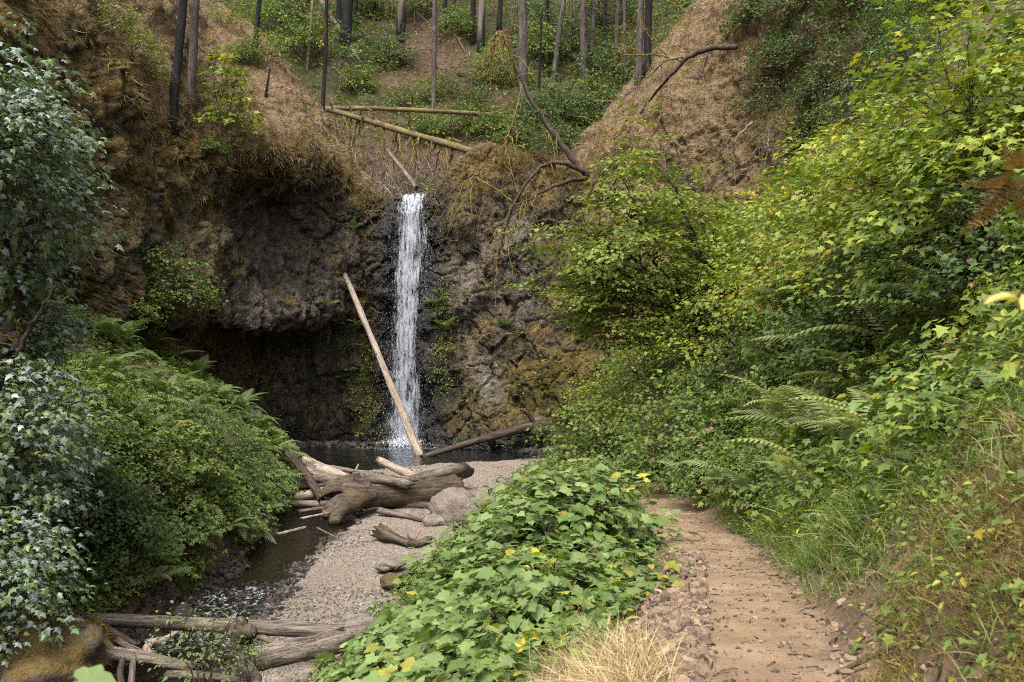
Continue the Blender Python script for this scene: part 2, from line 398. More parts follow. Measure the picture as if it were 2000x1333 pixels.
pale = np.exp(-(((cx_ + 1.0 + 0.25 * (cz_ + 1.5)) / 0.65) ** 2 + ((cz_ + 1.6) / 1.5) ** 2)) + 0.7 * np.exp(-(((cx_ + 2.0) / 0.9) ** 2 + ((cz_ - 3.4) / 2.2) ** 2))
pale = pale + 0.75 * np.exp(-(((cx_ - 0.3) / 1.1) ** 2 + ((cz_ - 3.6) / 2.2) ** 2)) + 0.35 * np.exp(-(((cx_ + 10.8) / 0.7) ** 2 + ((cz_ - 3.2) / 2.0) ** 2))
green = smooth(1.0, -2.5, cz_) * smooth(-0.6, 2.5, cx_) * 0.9 + 0.7 * np.exp(-(((cx_ + 6.3) / 0.6) ** 2)) * smooth(1, -3, cz_) + 0.35 * smooth(0.5, -2, cz_)
slope_m = 1 - face

m = NT('cliff rock'); o = m.obj(); ca = m.attr('col'); sp = m.n('ShaderNodeSeparateColor', {0: ca.outputs['Color']})
cb = m.n('ShaderNodeSeparateColor', {0: m.attr('mask').outputs['Color']})
a_face, a_wet, a_pale = sp.outputs[0], sp.outputs[1], sp.outputs[2]
a_green, a_cave = cb.outputs[0], cb.outputs[1]
n_f = m.noise(o, 3.2, 8, 0.7); n_m = m.noise(o, 0.9, 5, 0.6); n_x = m.noise(o, 14.0, 5, 0.7)
vor = m.vor(m.scale(o, (1, 1, 0.7)), 5.0, 'DISTANCE_TO_EDGE')
vor = m.mapr(vor, 0.0, 0.12)
rock = m.ramp(n_f, [(0.28, (0.018, 0.0155, 0.0125)), (0.46, (0.055, 0.047, 0.038)), (0.60, (0.118, 0.102, 0.084)), (0.78, (0.25, 0.225, 0.19))])
rock = m.mix(m.mapr(n_x, 0.60, 0.70, 0, 0.8), rock, (0.30, 0.29, 0.265))          # lichen flecks
moss = m.ramp(m.noise(m.scale(o, (1, 1, 0.5)), 6.0, 6, 0.7), [(0.3, (0.034, 0.023, 0.010)), (0.48, (0.108, 0.075, 0.027)), (0.68, (0.215, 0.152, 0.052))])
gmoss = m.ramp(m.noise(o, 5.0, 6, 0.7), [(0.3, (0.022, 0.022, 0.006)), (0.5, (0.070, 0.062, 0.012)), (0.75, (0.14, 0.115, 0.022))])
nz = m.n('ShaderNodeSeparateXYZ', {0: m.n('ShaderNodeNewGeometry').outputs['Normal']}).outputs[2]
mossf = m.math('ADD', m.math('ADD', m.mapr(n_m, 0.38, 0.60, -0.35, 0.85), m.math('MULTIPLY', nz, 1.0)), m.mapr(n_x, 0.3, 0.7, -0.35, 0.35))
mossf = m.math('ADD', mossf, m.math('SUBTRACT', m.math('MULTIPLY', cb.outputs[2], 0.62), 0.12))
mossf = m.math('SUBTRACT', mossf, m.math('MULTIPLY', a_cave, 0.75), True)
mossf = m.math('SUBTRACT', mossf, a_pale, True)
c = m.mix(mossf, rock, moss)
pal = m.ramp(n_x, [(0.3, (0.085, 0.073, 0.060)), (0.52, (0.225, 0.195, 0.165)), (0.7, (0.40, 0.355, 0.305))])
c = m.mix(m.math('MULTIPLY', a_pale, m.mapr(n_f, 0.38, 0.55), True), c, pal)
c = m.mix(m.math('MULTIPLY', a_green, m.mapr(n_f, 0.35, 0.6), True), c, gmoss)
duff = m.ramp(m.noise(o, 4.5, 8, 0.75), [(0.3, (0.055, 0.038, 0.022)), (0.46, (0.140, 0.096, 0.054)), (0.62, (0.225, 0.160, 0.090)), (0.78, (0.33, 0.255, 0.155))])
c = m.mix(a_face, duff, c)
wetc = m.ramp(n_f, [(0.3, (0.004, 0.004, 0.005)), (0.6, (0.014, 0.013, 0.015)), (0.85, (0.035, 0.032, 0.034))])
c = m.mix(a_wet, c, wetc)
h = m.math('ADD', m.math('ADD', n_f, m.math('MULTIPLY', vor, 0.30)), m.math('MULTIPLY', n_x, 0.6))
stk = m.mapr(m.noise(m.scale(o, (1, 1, 0.12)), 2.6, 4, 0.6), 0.44, 0.60)
c = m.mix(m.math('MULTIPLY', m.math('MULTIPLY', stk, a_face), 0.55), c, m.mix(1.0, c, (0.34, 0.32, 0.31), 'MULTIPLY'))
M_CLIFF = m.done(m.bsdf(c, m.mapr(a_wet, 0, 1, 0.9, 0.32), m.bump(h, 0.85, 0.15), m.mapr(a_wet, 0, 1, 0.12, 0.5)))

def build_grid(name, V, mat, col, mask=None):
    b = MB(); b.add(V.reshape(-1, 3), None, grid_faces(V.shape[0], V.shape[1]), col.reshape(-1, 3))
    ob = b.build(name, mat, smooth_shade=True)
    if mask is not None:
        a = ob.data.color_attributes.new('mask', 'FLOAT_COLOR', 'POINT')
        mk = np.concatenate([mask.reshape(-1, 3), np.ones((V.shape[0] * V.shape[1], 1))], 1)
        a.data.foreach_set('color', mk.astype(np.float32).ravel())
    to_bvh(V, grid_faces(V.shape[0], V.shape[1]))
    return ob

gold = np.clip(.25 * (cx_ > -3) + smooth(-9.9, -11.0, cx_) + 0.9 * np.exp(-(((cx_ + 2.4) / 0.8) ** 2 + ((cz_ - 5.4) / 1.3) ** 2)) + 0.8 * np.exp(-((vv - 3.9) / .35) ** 2) + .6 * np.exp(-((cx_ + 6.6) / .6) ** 2) * (cy_ > 40), 0, 1)
cave_m = np.exp(-(((cx_ + 8.8) / 2.2) ** 2)) * smooth(6.6, 4.6, cz_) * smooth(35.5, 37.0, cy_)
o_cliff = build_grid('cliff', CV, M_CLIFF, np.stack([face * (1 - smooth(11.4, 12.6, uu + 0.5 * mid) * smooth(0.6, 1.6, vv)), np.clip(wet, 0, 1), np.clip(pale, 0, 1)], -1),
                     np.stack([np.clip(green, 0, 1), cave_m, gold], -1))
tag(o_cliff, 'dark mossy rock walls of the gorge around the waterfall', None, None, 'structure')

# ground material
m = NT('ground soil'); o = m.obj(); sp = m.n('ShaderNodeSeparateColor', {0: m.attr('col').outputs['Color']})
soilc = m.ramp(m.noise(o, 5.0, 8, 0.7), [(0.3, (0.030, 0.021, 0.013)), (0.5, (0.085, 0.056, 0.033)), (0.7, (0.17, 0.115, 0.068))])
nt = m.noise(o, 2.2, 8, 0.65); nt2 = m.noise(o, 26.0, 5, 0.7); nt3 = m.noise(o, 70.0, 3, 0.7)
dirt = m.ramp(nt, [(0.3, (0.125, 0.082, 0.049)), (0.5, (0.190, 0.130, 0.080)), (0.7, (0.255, 0.184, 0.118))])
dirt = m.mix(m.mapr(nt2, 0.55, 0.72, 0, 0.55), dirt, (0.115, 0.073, 0.047))
dirt = m.mix(m.mapr(nt3, 0.60, 0.72, 0, 0.5), dirt, (0.34, 0.26, 0.19))
pv = m.n('ShaderNodeTexVoronoi', {'Vector': o, 'Scale': 34.0})
pcol = m.ramp(m.n('ShaderNodeSeparateColor', {0: pv.outputs['Color']}).outputs[0], [(0.0, (0.075, 0.065, 0.060)), (0.35, (0.155, 0.132, 0.115)), (0.7, (0.225, 0.192, 0.162)), (1.0, (0.31, 0.27, 0.235))])
gn = m.noise(o, 0.6, 4)
sand = m.mix(m.mapr(m.noise(o, 12.0, 5, 0.7), 0.35, 0.65), (0.150, 0.118, 0.088), (0.235, 0.190, 0.146))
grav = m.mix(m.mapr(gn, 0.40, 0.62, 0.25, 0.9), sand, pcol)
wetg = m.mix(1.0, grav, (0.30, 0.25, 0.21), 'MULTIPLY')
scx = m.n('ShaderNodeAttribute', attribute_name='soil').outputs['Fac']
bankc = m.ramp(m.noise(o, 7.0, 8, 0.75), [(0.28, (0.040, 0.027, 0.016)), (0.46, (0.105, 0.069, 0.040)), (0.60, (0.175, 0.118, 0.070)), (0.8, (0.27, 0.19, 0.115))])
soilc = m.mix(scx, soilc, bankc)
c = m.mix(sp.outputs[0], soilc, dirt)
c = m.mix(sp.outputs[1], c, grav)
c = m.mix(sp.outputs[2], c, wetg)
h = m.math('ADD', m.math('MULTIPLY', nt2, 0.6), m.math('MULTIPLY', m.math('SUBTRACT', 1.0, pv.outputs['Distance']), m.math('MULTIPLY', sp.outputs[1], 0.8)))
M_GROUND = m.done(m.bsdf(c, m.mapr(sp.outputs[2], 0, 1, 0.92, 0.35), m.bump(h, 0.7, 0.03), 0.25))
o_ground = build_grid('ground', GV, M_GROUND, np.stack([zone_trail, zone_gravel, zone_wet], -1))
a_ = o_ground.data.attributes.new('soil', 'FLOAT', 'POINT'); a_.data.foreach_set('value', soil.ravel().astype(np.float32))
tag(o_ground, 'dirt trail, gravel bar and banks of the gorge floor', None, None, 'structure')

# background hillside
hx = np.linspace(-62, 62, 330); hy = 43.8 + 86 * np.linspace(0, 1, 260) ** 1.3
HX, HY = np.meshgrid(hx, hy, indexing='ij')
HV = heightgrid(HX, HY, hill_z)
m = NT('forest floor'); o = m.obj()
brown = m.ramp(m.noise(o, 2.6, 8, 0.75), [(0.3, (0.045, 0.030, 0.021)), (0.5, (0.105, 0.070, 0.048)), (0.7, (0.18, 0.125, 0.09))])
grn = m.ramp(m.noise(o, 3.0, 8, 0.75), [(0.3, (0.020, 0.022, 0.010)), (0.5, (0.050, 0.055, 0.022)), (0.75, (0.10, 0.095, 0.042))])
c = m.mix(m.math('SUBTRACT', m.mapr(m.noise(o, 0.22, 4, 0.6), 0.40, 0.56), m.n('ShaderNodeSeparateColor', {0: m.attr('col').outputs['Color']}).outputs[0], True), brown, grn)
M_HILL = m.done(m.bsdf(c, 0.9, m.bump(m.noise(o, 3.0, 8, 0.75), 1.0, 0.3), 0.1))
bare = np.exp(-(((HX + 4.0 + (HY - 60) * .22) / 2.6) ** 2)) * smooth(52, 58, HY) * smooth(80, 70, HY)
bare = np.maximum(bare, smooth(57, 53, HY) * smooth(0.5, -2.0, HX))
o_hill = build_grid('hillside', HV, M_HILL, np.repeat(bare[..., None], 3, -1))
tag(o_hill, 'steep burnt forest hillside rising behind the waterfall', None, None, 'structure')

BV = BVHTree.FromPolygons([tuple(v) for v in np.concatenate(ALL_V)], [tuple(f) for f in np.concatenate(ALL_F)])
def hit(px, py):
    """where the ray of a photo pixel meets the terrain: a real place to stand a thing on"""
    d = Vector(((px - 1000) / F, 1.0, (667 - py) / F)).normalized()
    r = BV.ray_cast(Vector((0, 0, 0)), d)
    return np.array(r[0] if r[0] is not None else d * 60), np.array(r[1] if r[1] is not None else (0, 0, 1))
def down(x, y, top=60.0):
    r = BV.ray_cast(Vector((x, y, top)), Vector((0, 0, -1)))
    return r[0].z if r[0] is not None else float(ground_z(x, y))

# ------------------------------------------------------------------ leaf, blade and stone templates
def fan(outline, centre, fold=0.22, curl=0.25):
    V = np.array([centre] + outline, float)
    V = np.stack([V[:, 0], V[:, 1], fold * np.abs(V[:, 0]) - curl * V[:, 1] ** 2 - 0.35 * V[:, 0] ** 2], 1)
    k = len(outline)
    f = np.array([[0, i + 1, i + 2 if i + 2 <= k else 1] for i in range(k)])
    return V, f, np.zeros((0, 4), int)
def mirror(half):
    return half + [(-x, y) for x, y in reversed(half) if abs(x) > 1e-6]
MAPLE = fan(mirror([(0, 0.05), (0.14, -0.13), (0.34, -0.15), (0.49, -0.02), (0.42, 0.13), (0.63, 0.34), (0.52, 0.43), (0.37, 0.50), (0.34, 0.66), (0.17, 0.80), (0.0, 1.0)]), (0, 0.28))
MAPLE_LITE = fan(mirror([(0, 0.0), (0.46, 0.02), (0.30, 0.26), (0.58, 0.46), (0.26, 0.54), (0, 1.0)]), (0, 0.26))
PALM = fan(mirror([(0, 0.0), (0.44, -0.10), (0.27, 0.18), (0.64, 0.44), (0.27, 0.50), (0.20, 0.72), (0, 1.0)]), (0, 0.24), 0.2, 0.45)
PALM = fan(mirror([(0, 0.0), (0.40, -0.12), (0.27, 0.14), (0.58, 0.34), (0.29, 0.42), (0.22, 0.62), (0, 1.0)]), (0, 0.2), -0.25, 0.5)
def simple_leaf(w=0.3, droop=0.25, fold=0.3):
    V = np.array([(0, 0, 0), (w, 0.3, 0), (w * 0.75, 0.68, 0), (0, 1, 0), (-w, 0.3, 0), (-w * 0.75, 0.68, 0)], float)
    V[:, 2] = fold * np.abs(V[:, 0]) - droop * V[:, 1] ** 2
    return V, np.zeros((0, 3), int), np.array([[0, 1, 2, 3], [0, 3, 5, 4]])
LEAF = simple_leaf()
LEAFN = simple_leaf(0.2)
def trifoliate():
    V, F = [], []
    for k, a in enumerate((0, 1.15, -1.15)):
        v, _, f = simple_leaf(0.33)
        v = v * (1.0 if k == 0 else 0.85) + (0, 0.12, 0)
        c, s = math.cos(a), math.sin(a)
        V.append(np.stack([v[:, 0] * c + v[:, 1] * s, -v[:, 0] * s + v[:, 1] * c, v[:, 2]], 1) + (0, 0, 0)); F.append(f + 6 * k)
    return np.concatenate(V), np.zeros((0, 3), int), np.concatenate(F)
TRI = trifoliate()

def blade(n=4, w=0.03, bend=0.5):
    V, F = [], []
    for i in range(n + 1):
        t = i / n
        ww = w * (1 - t ** 1.5) + 0.001
        y = bend * t * t; z = t - 0.25 * bend * t ** 3
        V += [(-ww, y, z), (ww, y, z)]
    for i in range(n): F.append([2 * i, 2 * i + 1, 2 * i + 3, 2 * i + 2])
    return np.array(V, float), np.zeros((0, 3), int), np.array(F)
BLADE = blade()
BLADE_DROOP = blade(5, 0.025, 1.1)
HANG = blade(3, 0.05, 0.3)

def frond(pairs=17, width=0.20, arch=0.55, tipw=0.6):
    """one arching fern frond of unit length along +Y: rachis and narrow tapering pinnae on both sides"""
    V, F4, F3 = [], [], []
    def p(t): return np.array([0, t * (1 - 0.12 * t * arch), arch * (0.9 * t - 1.15 * t * t)])
    for i in range(6):
        a, b = p(i / 6), p((i + 1) / 6); k = len(V); w = 0.006
        V += [a + (-w, 0, 0), a + (w, 0, 0), b + (w, 0, 0), b + (-w, 0, 0)]; F4.append([k, k + 1, k + 2, k + 3])
    for i in range(pairs):
        t = 0.10 + 0.89 * i / (pairs - 1)
        ln = width * (min(1, (t) / 0.28) ** 0.6) * (1 - t ** 2.4) ** 0.8 + 0.012
        hw = 0.42 * 0.89 / pairs
        for s in (-1, 1):
            b = p(t); f = p(min(t + 0.02, 1)) - p(t - 0.02); f = f / np.linalg.norm(f)
            side = np.array([s, 0, 0.0])
            tip = b + side * ln + f * ln * 0.38 - np.array([0, 0, ln * 0.28])
            mid = b + side * ln * 0.5 + f * ln * 0.12 + np.array([0, 0, 0.02 * ln])
            k = len(V)
            V += [b - f * hw * 0.7, mid - f * hw, tip, mid + f * hw, b + f * hw * 0.7]
            F4.append([k, k + 1, k + 3, k + 4]); F3.append([k + 1, k + 2, k + 3])
    return np.array(V), np.array(F3), np.array(F4)
FRONDS = [frond(), frond(19, 0.17, 0.75), frond(16, 0.23, 0.4)]

def stone_template(seed):
    r = np.random.default_rng(seed)
    V = np.array([(0, 0, 1), (0, 0, -1)] + [(math.cos(a) * 0.95, math.sin(a) * 0.95, z) for z in (0.5, -0.5) for a in np.arange(6) * math.pi / 3 + (0 if z > 0 else 0.5)])
    V = V * (1 + 0.28 * r.standard_normal((len(V), 1))) * np.array([1, 0.75, 0.55])
    f = []
    for i in range(6):
        j = (i + 1) % 6
        f += [[0, 2 + i, 2 + j], [1, 8 + j, 8 + i], [2 + i, 8 + i, 2 + j], [2 + j, 8 + i, 8 + j]]
    return V, np.array(f), np.zeros((0, 4), int)
STONES = [stone_template(k) for k in range(5)]

def rot_frames(normal, tip):
    """matrices whose local Z is the leaf normal and local Y runs to the leaf tip"""
    n = nrm(normal); t = nrm(tip - n * np.sum(tip * n, -1, keepdims=True)); x = np.cross(t, n)
    return np.stack([x, t, n], -1)
def yaw_frames(yaw, tilt=None):
    c, s = np.cos(yaw), np.sin(yaw); z = np.zeros_like(c); o_ = np.ones_like(c)
    return np.stack([np.stack([c, -s, z], -1), np.stack([s, c, z], -1), np.stack([z, z, o_], -1)], -2)

def pick(palette, m, r):
    cols = np.array([p[0] for p in palette], float); w = np.array([p[1] for p in palette], float)
    return cols[r.choice(len(cols), m, p=w / w.sum())]

GREEN = [((0.110, 0.160, 0.036), 5), ((0.150, 0.200, 0.046), 3), ((0.078, 0.122, 0.030), 3), ((0.18, 0.21, 0.045), .8), ((0.22, 0.14, 0.07), .35)]
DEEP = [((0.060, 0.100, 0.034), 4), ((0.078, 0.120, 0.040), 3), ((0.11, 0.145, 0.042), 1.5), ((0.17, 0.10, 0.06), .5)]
LIME = [((0.185, 0.240, 0.036), 4), ((0.250, 0.280, 0.045), 3), ((0.125, 0.180, 0.034), 4), ((0.36, 0.31, 0.04), .6)]
AUTUMN = [((0.165, 0.215, 0.034), 4), ((0.24, 0.25, 0.04), 3), ((0.44, 0.34, 0.04), 2.2), ((0.40, 0.22, 0.045), .8), ((0.22, 0.12, 0.06), .8), ((0.095, 0.15, 0.03), 3)]
VINE = [((0.165, 0.220, 0.036), 5), ((0.215, 0.260, 0.046), 4), ((0.120, 0.170, 0.032), 3), ((0.28, 0.26, 0.05), .8), ((0.28, 0.16, 0.05), .2)]
PALESHEEN = [((0.20, 0.245, 0.215), 4), ((0.15, 0.20, 0.15), 4), ((0.095, 0.145, 0.05), 8), ((0.15, 0.185, 0.055), 2.5), ((0.25, 0.295, 0.265), 1.2), ((0.26, 0.15, 0.06), .12)]  # grey-pale tones put sky sheen into the leaf colour, along with dust
THIMBLE = [((0.140, 0.205, 0.060), 5), ((0.185, 0.250, 0.085), 4), ((0.105, 0.165, 0.045), 3), ((0.225, 0.280, 0.105), 2), ((0.38, 0.34, 0.05), .07), ((0.30, 0.16, 0.05), .12)]
FERNC = [((0.145, 0.190, 0.072), 4), ((0.180, 0.225, 0.095), 3), ((0.105, 0.150, 0.055), 3)]
FERNPALE = [((0.24, 0.275, 0.10), 4), ((0.19, 0.23, 0.075), 3), ((0.33, 0.33, 0.15), 1.5)]
DRYC = [((0.33, 0.245, 0.125), 4), ((0.25, 0.17, 0.085), 3), ((0.40, 0.32, 0.175), 2), ((0.19, 0.115, 0.055), 2)]
RUSTC = [((0.24, 0.160, 0.085), 4), ((0.165, 0.105, 0.058), 4), ((0.32, 0.235, 0.130), 3), ((0.40, 0.32, 0.20), 1.5)]
MOSSC = [((0.15, 0.108, 0.032), 4), ((0.095, 0.070, 0.022), 4), ((0.22, 0.160, 0.048), 3), ((0.050, 0.038, 0.014), 3)]
GRASSC = [((0.13, 0.185, 0.035), 4), ((0.095, 0.150, 0.030), 4), ((0.20, 0.215, 0.06), 2), ((0.30, 0.25, 0.11), 1.2)]

# ------------------------------------------------------------------ tubes
def tube(mb, pts, rad, sides=6, col=(1, 1, 1), cap=True, rough=0.0, seed=0, jag=0.0):
    pts = np.asarray(pts, float); n = len(pts)
    rad = np.broadcast_to(np.asarray(rad, float), (n,)) if np.ndim(rad) else np.full(n, rad)
    T = nrm(np.gradient(pts, axis=0))
    up = np.array([0.31, 0.17, 0.93]) if abs(T[0][2]) < 0.9 else np.array([1.0, 0.1, 0])
    X = nrm(np.cross(T, up)); Y = np.cross(T, X)
    a = np.arange(sides) / sides * 2 * math.pi
    R = rad[:, None] * np.ones((1, sides))
    if rough: 
        s = np.linspace(0, 1, n)[:, None] * np.linalg.norm(np.diff(pts, axis=0), axis=1).sum()
        R = R * (1 + rough * fbm(np.cos(a)[None] * 1.4 + seed, np.sin(a)[None] * 1.4, s * 1.5, 3, 90 + seed) )
    V = pts[:, None] + R[..., None] * (np.cos(a)[None, :, None] * X[:, None] + np.sin(a)[None, :, None] * Y[:, None])
    if jag:
        q = np.random.default_rng(seed + 900)
        V[0] -= T[0] * (rad[0] * jag * q.random((sides, 1)) ** 2 * 2.2); V[-1] += T[-1] * (rad[-1] * jag * q.random((sides, 1)) ** 2 * 2.2)
    i = np.arange(n - 1)[:, None] * sides; j = np.arange(sides)[None]; k = (j + 1) % sides
    Fq = np.stack([i + j, i + k, i + sides + k, i + sides + j], -1).reshape(-1, 4)
    VV = V.reshape(-1, 3); F3 = []
    if cap:
        VV = np.concatenate([VV, pts[:1], pts[-1:]]); c0, c1 = n * sides, n * sides + 1
        F3 = [[c0, (q + 1) % sides, q] for q in range(sides)] + [[c1, (n - 1) * sides + q, (n - 1) * sides + (q + 1) % sides] for q in range(sides)]
    mb.add(VV, F3, Fq, col)

def bez(a, b, sag, n=8, wob=0.0, r=None):
    a, b = np.asarray(a, float), np.asarray(b, float); t = np.linspace(0, 1, n)[:, None]
    p = a + (b - a) * t + np.asarray(sag, float) * 4 * t * (1 - t)
    if wob and r is not None:
        w = r.standard_normal((n, 3)) * wob; w[0] = w[-1] = 0; p = p + w
    return p

def spline(pts, n):
    pts = np.asarray(pts, float)
    return catmull(pts[:, None, :], np.linspace(0, len(pts) - 1, n))[:, 0]

# ------------------------------------------------------------------ shrub meshes (leaves, stems), shared by copies
def shrub_meshes(name, seed, H, R, nclump, per, size, tmpl, palette, leafmat=None, spray=0.30, shape='dome', z0=0.15,
                 stemmat=None, stems=5, patch=0.4, flat=0.35, stem_r=0.012, droop=0.25, tilt=0.45, off=(0, 0, 0), lumpy=0.24, njit=0.38):
    r = np.random.default_rng(seed)
    d = r.standard_normal((nclump, 3)); d[:, 2] = np.abs(d[:, 2]); d = nrm(d)
    rad = (0.35 + 0.65 * r.random(nclump) ** 0.6)[:, None]
    if shape == 'dome':
        c = d * rad * (R, R, H * (1 - z0)) + (0, 0, H * z0)
    elif shape == 'ball':
        d[:, 2] *= np.where(r.random(nclump) < 0.45, -1, 1)
        c = d * rad * (R, R, H * (1 - z0) / 2) + (0, 0, H * (1 + z0) / 2)
    else:                                                   # column
        c = np.stack([d[:, 0] * R * rad[:, 0], d[:, 1] * R * rad[:, 0], H * (z0 + (1 - z0) * r.random(nclump))], 1)
        c[:, :2] *= (1.15 - 0.75 * c[:, 2:] / H)
    lump = 1 + lumpy * vnoise(c[:, 0] / R * 1.7 + seed, c[:, 1] / R * 1.7, c[:, 2] / H * 1.7, seed)
    c = (c - (0, 0, H * z0)) * lump[:, None] + (0, 0, H * z0)
    cen = np.array(off, float); c = c + cen
    m = nclump * per
    ci = np.repeat(np.arange(nclump), per)
    out = nrm((c - cen - (0, 0, H * 0.25)) * (1, 1, 0.35))
    ang = r.random(m) * 2 * math.pi; rr = np.sqrt(r.random(m)) * spray * R * (0.7 + 0.6 * r.random(nclump))[ci]
    cn = nrm(np.array([0, 0, 1.0]) + tilt * out + 0.22 * r.standard_normal((nclump, 3)))      # each spray is a tilted plane
    cx = nrm(np.cross(cn, np.array([0.3, 0.8, 0.1]))); cyv = np.cross(cn, cx)
    pos = c[ci] + cx[ci] * (np.cos(ang) * rr)[:, None] + cyv[ci] * (np.sin(ang) * rr)[:, None] + cn[ci] * (flat * spray * R * r.standard_normal(m) * 0.5)[:, None]
    radial = cx[ci] * np.cos(ang)[:, None] + cyv[ci] * np.sin(ang)[:, None]
    nor = cn[ci] + njit * r.standard_normal((m, 3))
    tip = radial + 0.7 * out[ci] + 0.4 * r.standard_normal((m, 3)) - np.array([0, 0, droop])
    M = rot_frames(nor, tip) * (size * (0.45 + 0.8 * r.random(m)))[:, None, None]
    col = pick(palette, m, r); cc = pick(palette, nclump, r)[ci]
    col = np.where((r.random(m) < patch)[:, None], cc, col) * (0.78 + 0.44 * r.random(m))[:, None]
    if not any(off): pos[:, 2] = np.maximum(pos[:, 2], 0.02)
    lb = MB().spread(tmpl, M, pos, col)
    sb = MB(); nodes = [np.zeros(3)]
    for k in range(stems):
        a = 2 * math.pi * (k + r.random()) / stems
        e = cen + np.array([math.cos(a) * R * 0.5, math.sin(a) * R * 0.5, H * (0.55 + 0.3 * r.random())])
        p = bez((0.06 * R * math.cos(a), 0.06 * R * math.sin(a), -0.1), e, (0, 0, 0.08 * H), 9, 0.02 * R, r)
        tube(sb, p, np.linspace(stem_r, stem_r * 0.4, 9), 5); nodes += list(p[2:])
    nodes = np.array(nodes)
    for q in range(nclump):
        cand = nodes[nodes[:, 2] <= c[q, 2] + 0.05 * H]
        b = cand[np.argmin(((cand - c[q]) ** 2).sum(1))] if len(cand) else nodes[0]
        tube(sb, bez(b, c[q], (0, 0, 0.04 * H), 5, 0.012 * R, r), np.linspace(stem_r * 0.45, stem_r * 0.15, 5), 3, cap=False)
    return lb.mesh(name + '_leaves', leafmat or M_LEAF), sb.mesh(name + '_stems', stemmat or M_BRANCH)

def shrub(name, label, cat, meshes, loc, rotz=0.0, scale=1.0, group=None, zs=1.0):
    t = thing(name, label, cat, loc, rotz, scale, group); t.scale = (scale, scale, scale * zs)
    link('foliage', meshes[0], t); link('stems', meshes[1], t)
    return t

def fern_mesh(name, seed, n=10, L=0.8, palette=FERNC, up=0.55):
    r = np.random.default_rng(seed); b = MB()
    for k in range(n):
        a = 2 * math.pi * (k + 0.6 * r.random()) / n
        el = up * (0.5 + 0.9 * r.random())
        t = np.array([[math.cos(a) * math.cos(el), math.sin(a) * math.cos(el), math.sin(el)]])
        nn = np.array([[-math.cos(a) * math.sin(el), -math.sin(a) * math.sin(el), math.cos(el)]]) + 0.12 * r.standard_normal((1, 3))
        M = rot_frames(nn, t) * (L * (0.65 + 0.5 * r.random()))
        b.spread(FRONDS[k % 3], M, np.array([[0.03 * math.cos(a), 0.03 * math.sin(a), 0.02]]), pick(palette, 1, r) * (0.8 + 0.4 * r.random()))
    return b.mesh(name, M_FERN)

# ------------------------------------------------------------------ water
def water_material(name, tint, deep, scale, bump, foam_glint=False):
    m = NT(name); o = m.obj()
    n = m.math('ADD', m.noise(m.scale(o, (1, 1.0, 1)), scale, 3, 0.6, 0.6), m.math('MULTIPLY', m.noise(o, scale * 3.7, 2, 0.5), 0.35))
    nb = m.bump(n, bump, 0.08)
    fr = m.n('ShaderNodeFresnel', {'IOR': 1.33, 'Normal': nb}).outputs[0]
    gl = m.n('ShaderNodeBsdfGlossy', {'Color': (0.92, 0.95, 1.0), 'Roughness': 0.06, 'Normal': nb}).outputs[0]
    tr = m.n('ShaderNodeBsdfTransparent', {'Color': tint}).outputs[0]
    df = m.bsdf(deep, 0.3, nb, 0.2)
    body = m.n('ShaderNodeMixShader', {0: 0.45, 1: tr, 2: df}).outputs[0]
    sh = m.n('ShaderNodeMixShader', {0: fr, 1: body, 2: gl}).outputs[0]
    if foam_glint:
        a = m.n('ShaderNodeSeparateColor', {0: m.attr('col').outputs['Color']}).outputs[0]
        f = m.mapr(m.noise(m.scale(o, (1, 0.55, 1)), 9.0, 6, 0.78, 0.8), 0.53, 0.66)  # white flecks: foam, plus water glints painted into the creek riffles
        f = m.math('MULTIPLY', f, a, True)
        wh = m.bsdf((0.70, 0.74, 0.80), 0.5, nb, 0.3)
        sh = m.n('ShaderNodeMixShader', {0: f, 1: sh, 2: wh}).outputs[0]
    return m.done(sh)
M_POOL = water_material('pool water', (0.20, 0.17, 0.14), (0.010, 0.011, 0.012), 2.2, 0.5, True)
M_CREEK = water_material('creek water', (0.36, 0.27, 0.19), (0.022, 0.015, 0.009), 3.5, 0.55, True)

wy = np.linspace(6, 35.5, 1100); wu = np.linspace(-0.12, 1.12, 50)
WY = np.broadcast_to(wy[None], (50, 1100)); cl, cr = creek_l(WY), creek_r(WY)
WX = cl + (cr - cl) * wu[:, None]
riff = smooth(15.6, 16.6, WY) * smooth(20.0, 18.6, WY)
WZ = water_z(WY) - 0.02 + riff * (0.05 * fbm(WX * 3.2, WY * 2.0, 0.0, 4, 15))
b = MB(); b.add(np.stack([WX, WY, WZ], -1).reshape(-1, 3), None, grid_faces(50, 1100), np.repeat((riff * 0.8).reshape(-1, 1), 3, 1))
tag(b.build('creek_water', M_CREEK, smooth_shade=True), 'shallow dark creek running past the gravel bar', None, None, 'structure')
px_, py_ = np.meshgrid(np.linspace(-13, 3.4, 160), np.linspace(32.6, 44.5, 120), indexing='ij')
dist = np.hypot((px_ + 4.5) / 1.25, py_ - 41.9)
pfoam = smooth(2.4, 0.4, dist) * 1.8
pz = -4.395 + 0.03 * np.sin(dist * 5) * np.exp(-dist * 0.5) + 0.012 * fbm(px_ * 1.6, py_ * 1.6, 0, 3, 19)
b = MB(); b.add(np.stack([px_, py_, pz], -1).reshape(-1, 3), None, grid_faces(160, 120), np.repeat(np.clip(pfoam, 0, 1).reshape(-1, 1), 3, 1))
tag(b.build('pool_water', M_POOL, smooth_shade=True), 'dark plunge pool at the foot of the waterfall', None, None, 'structure')

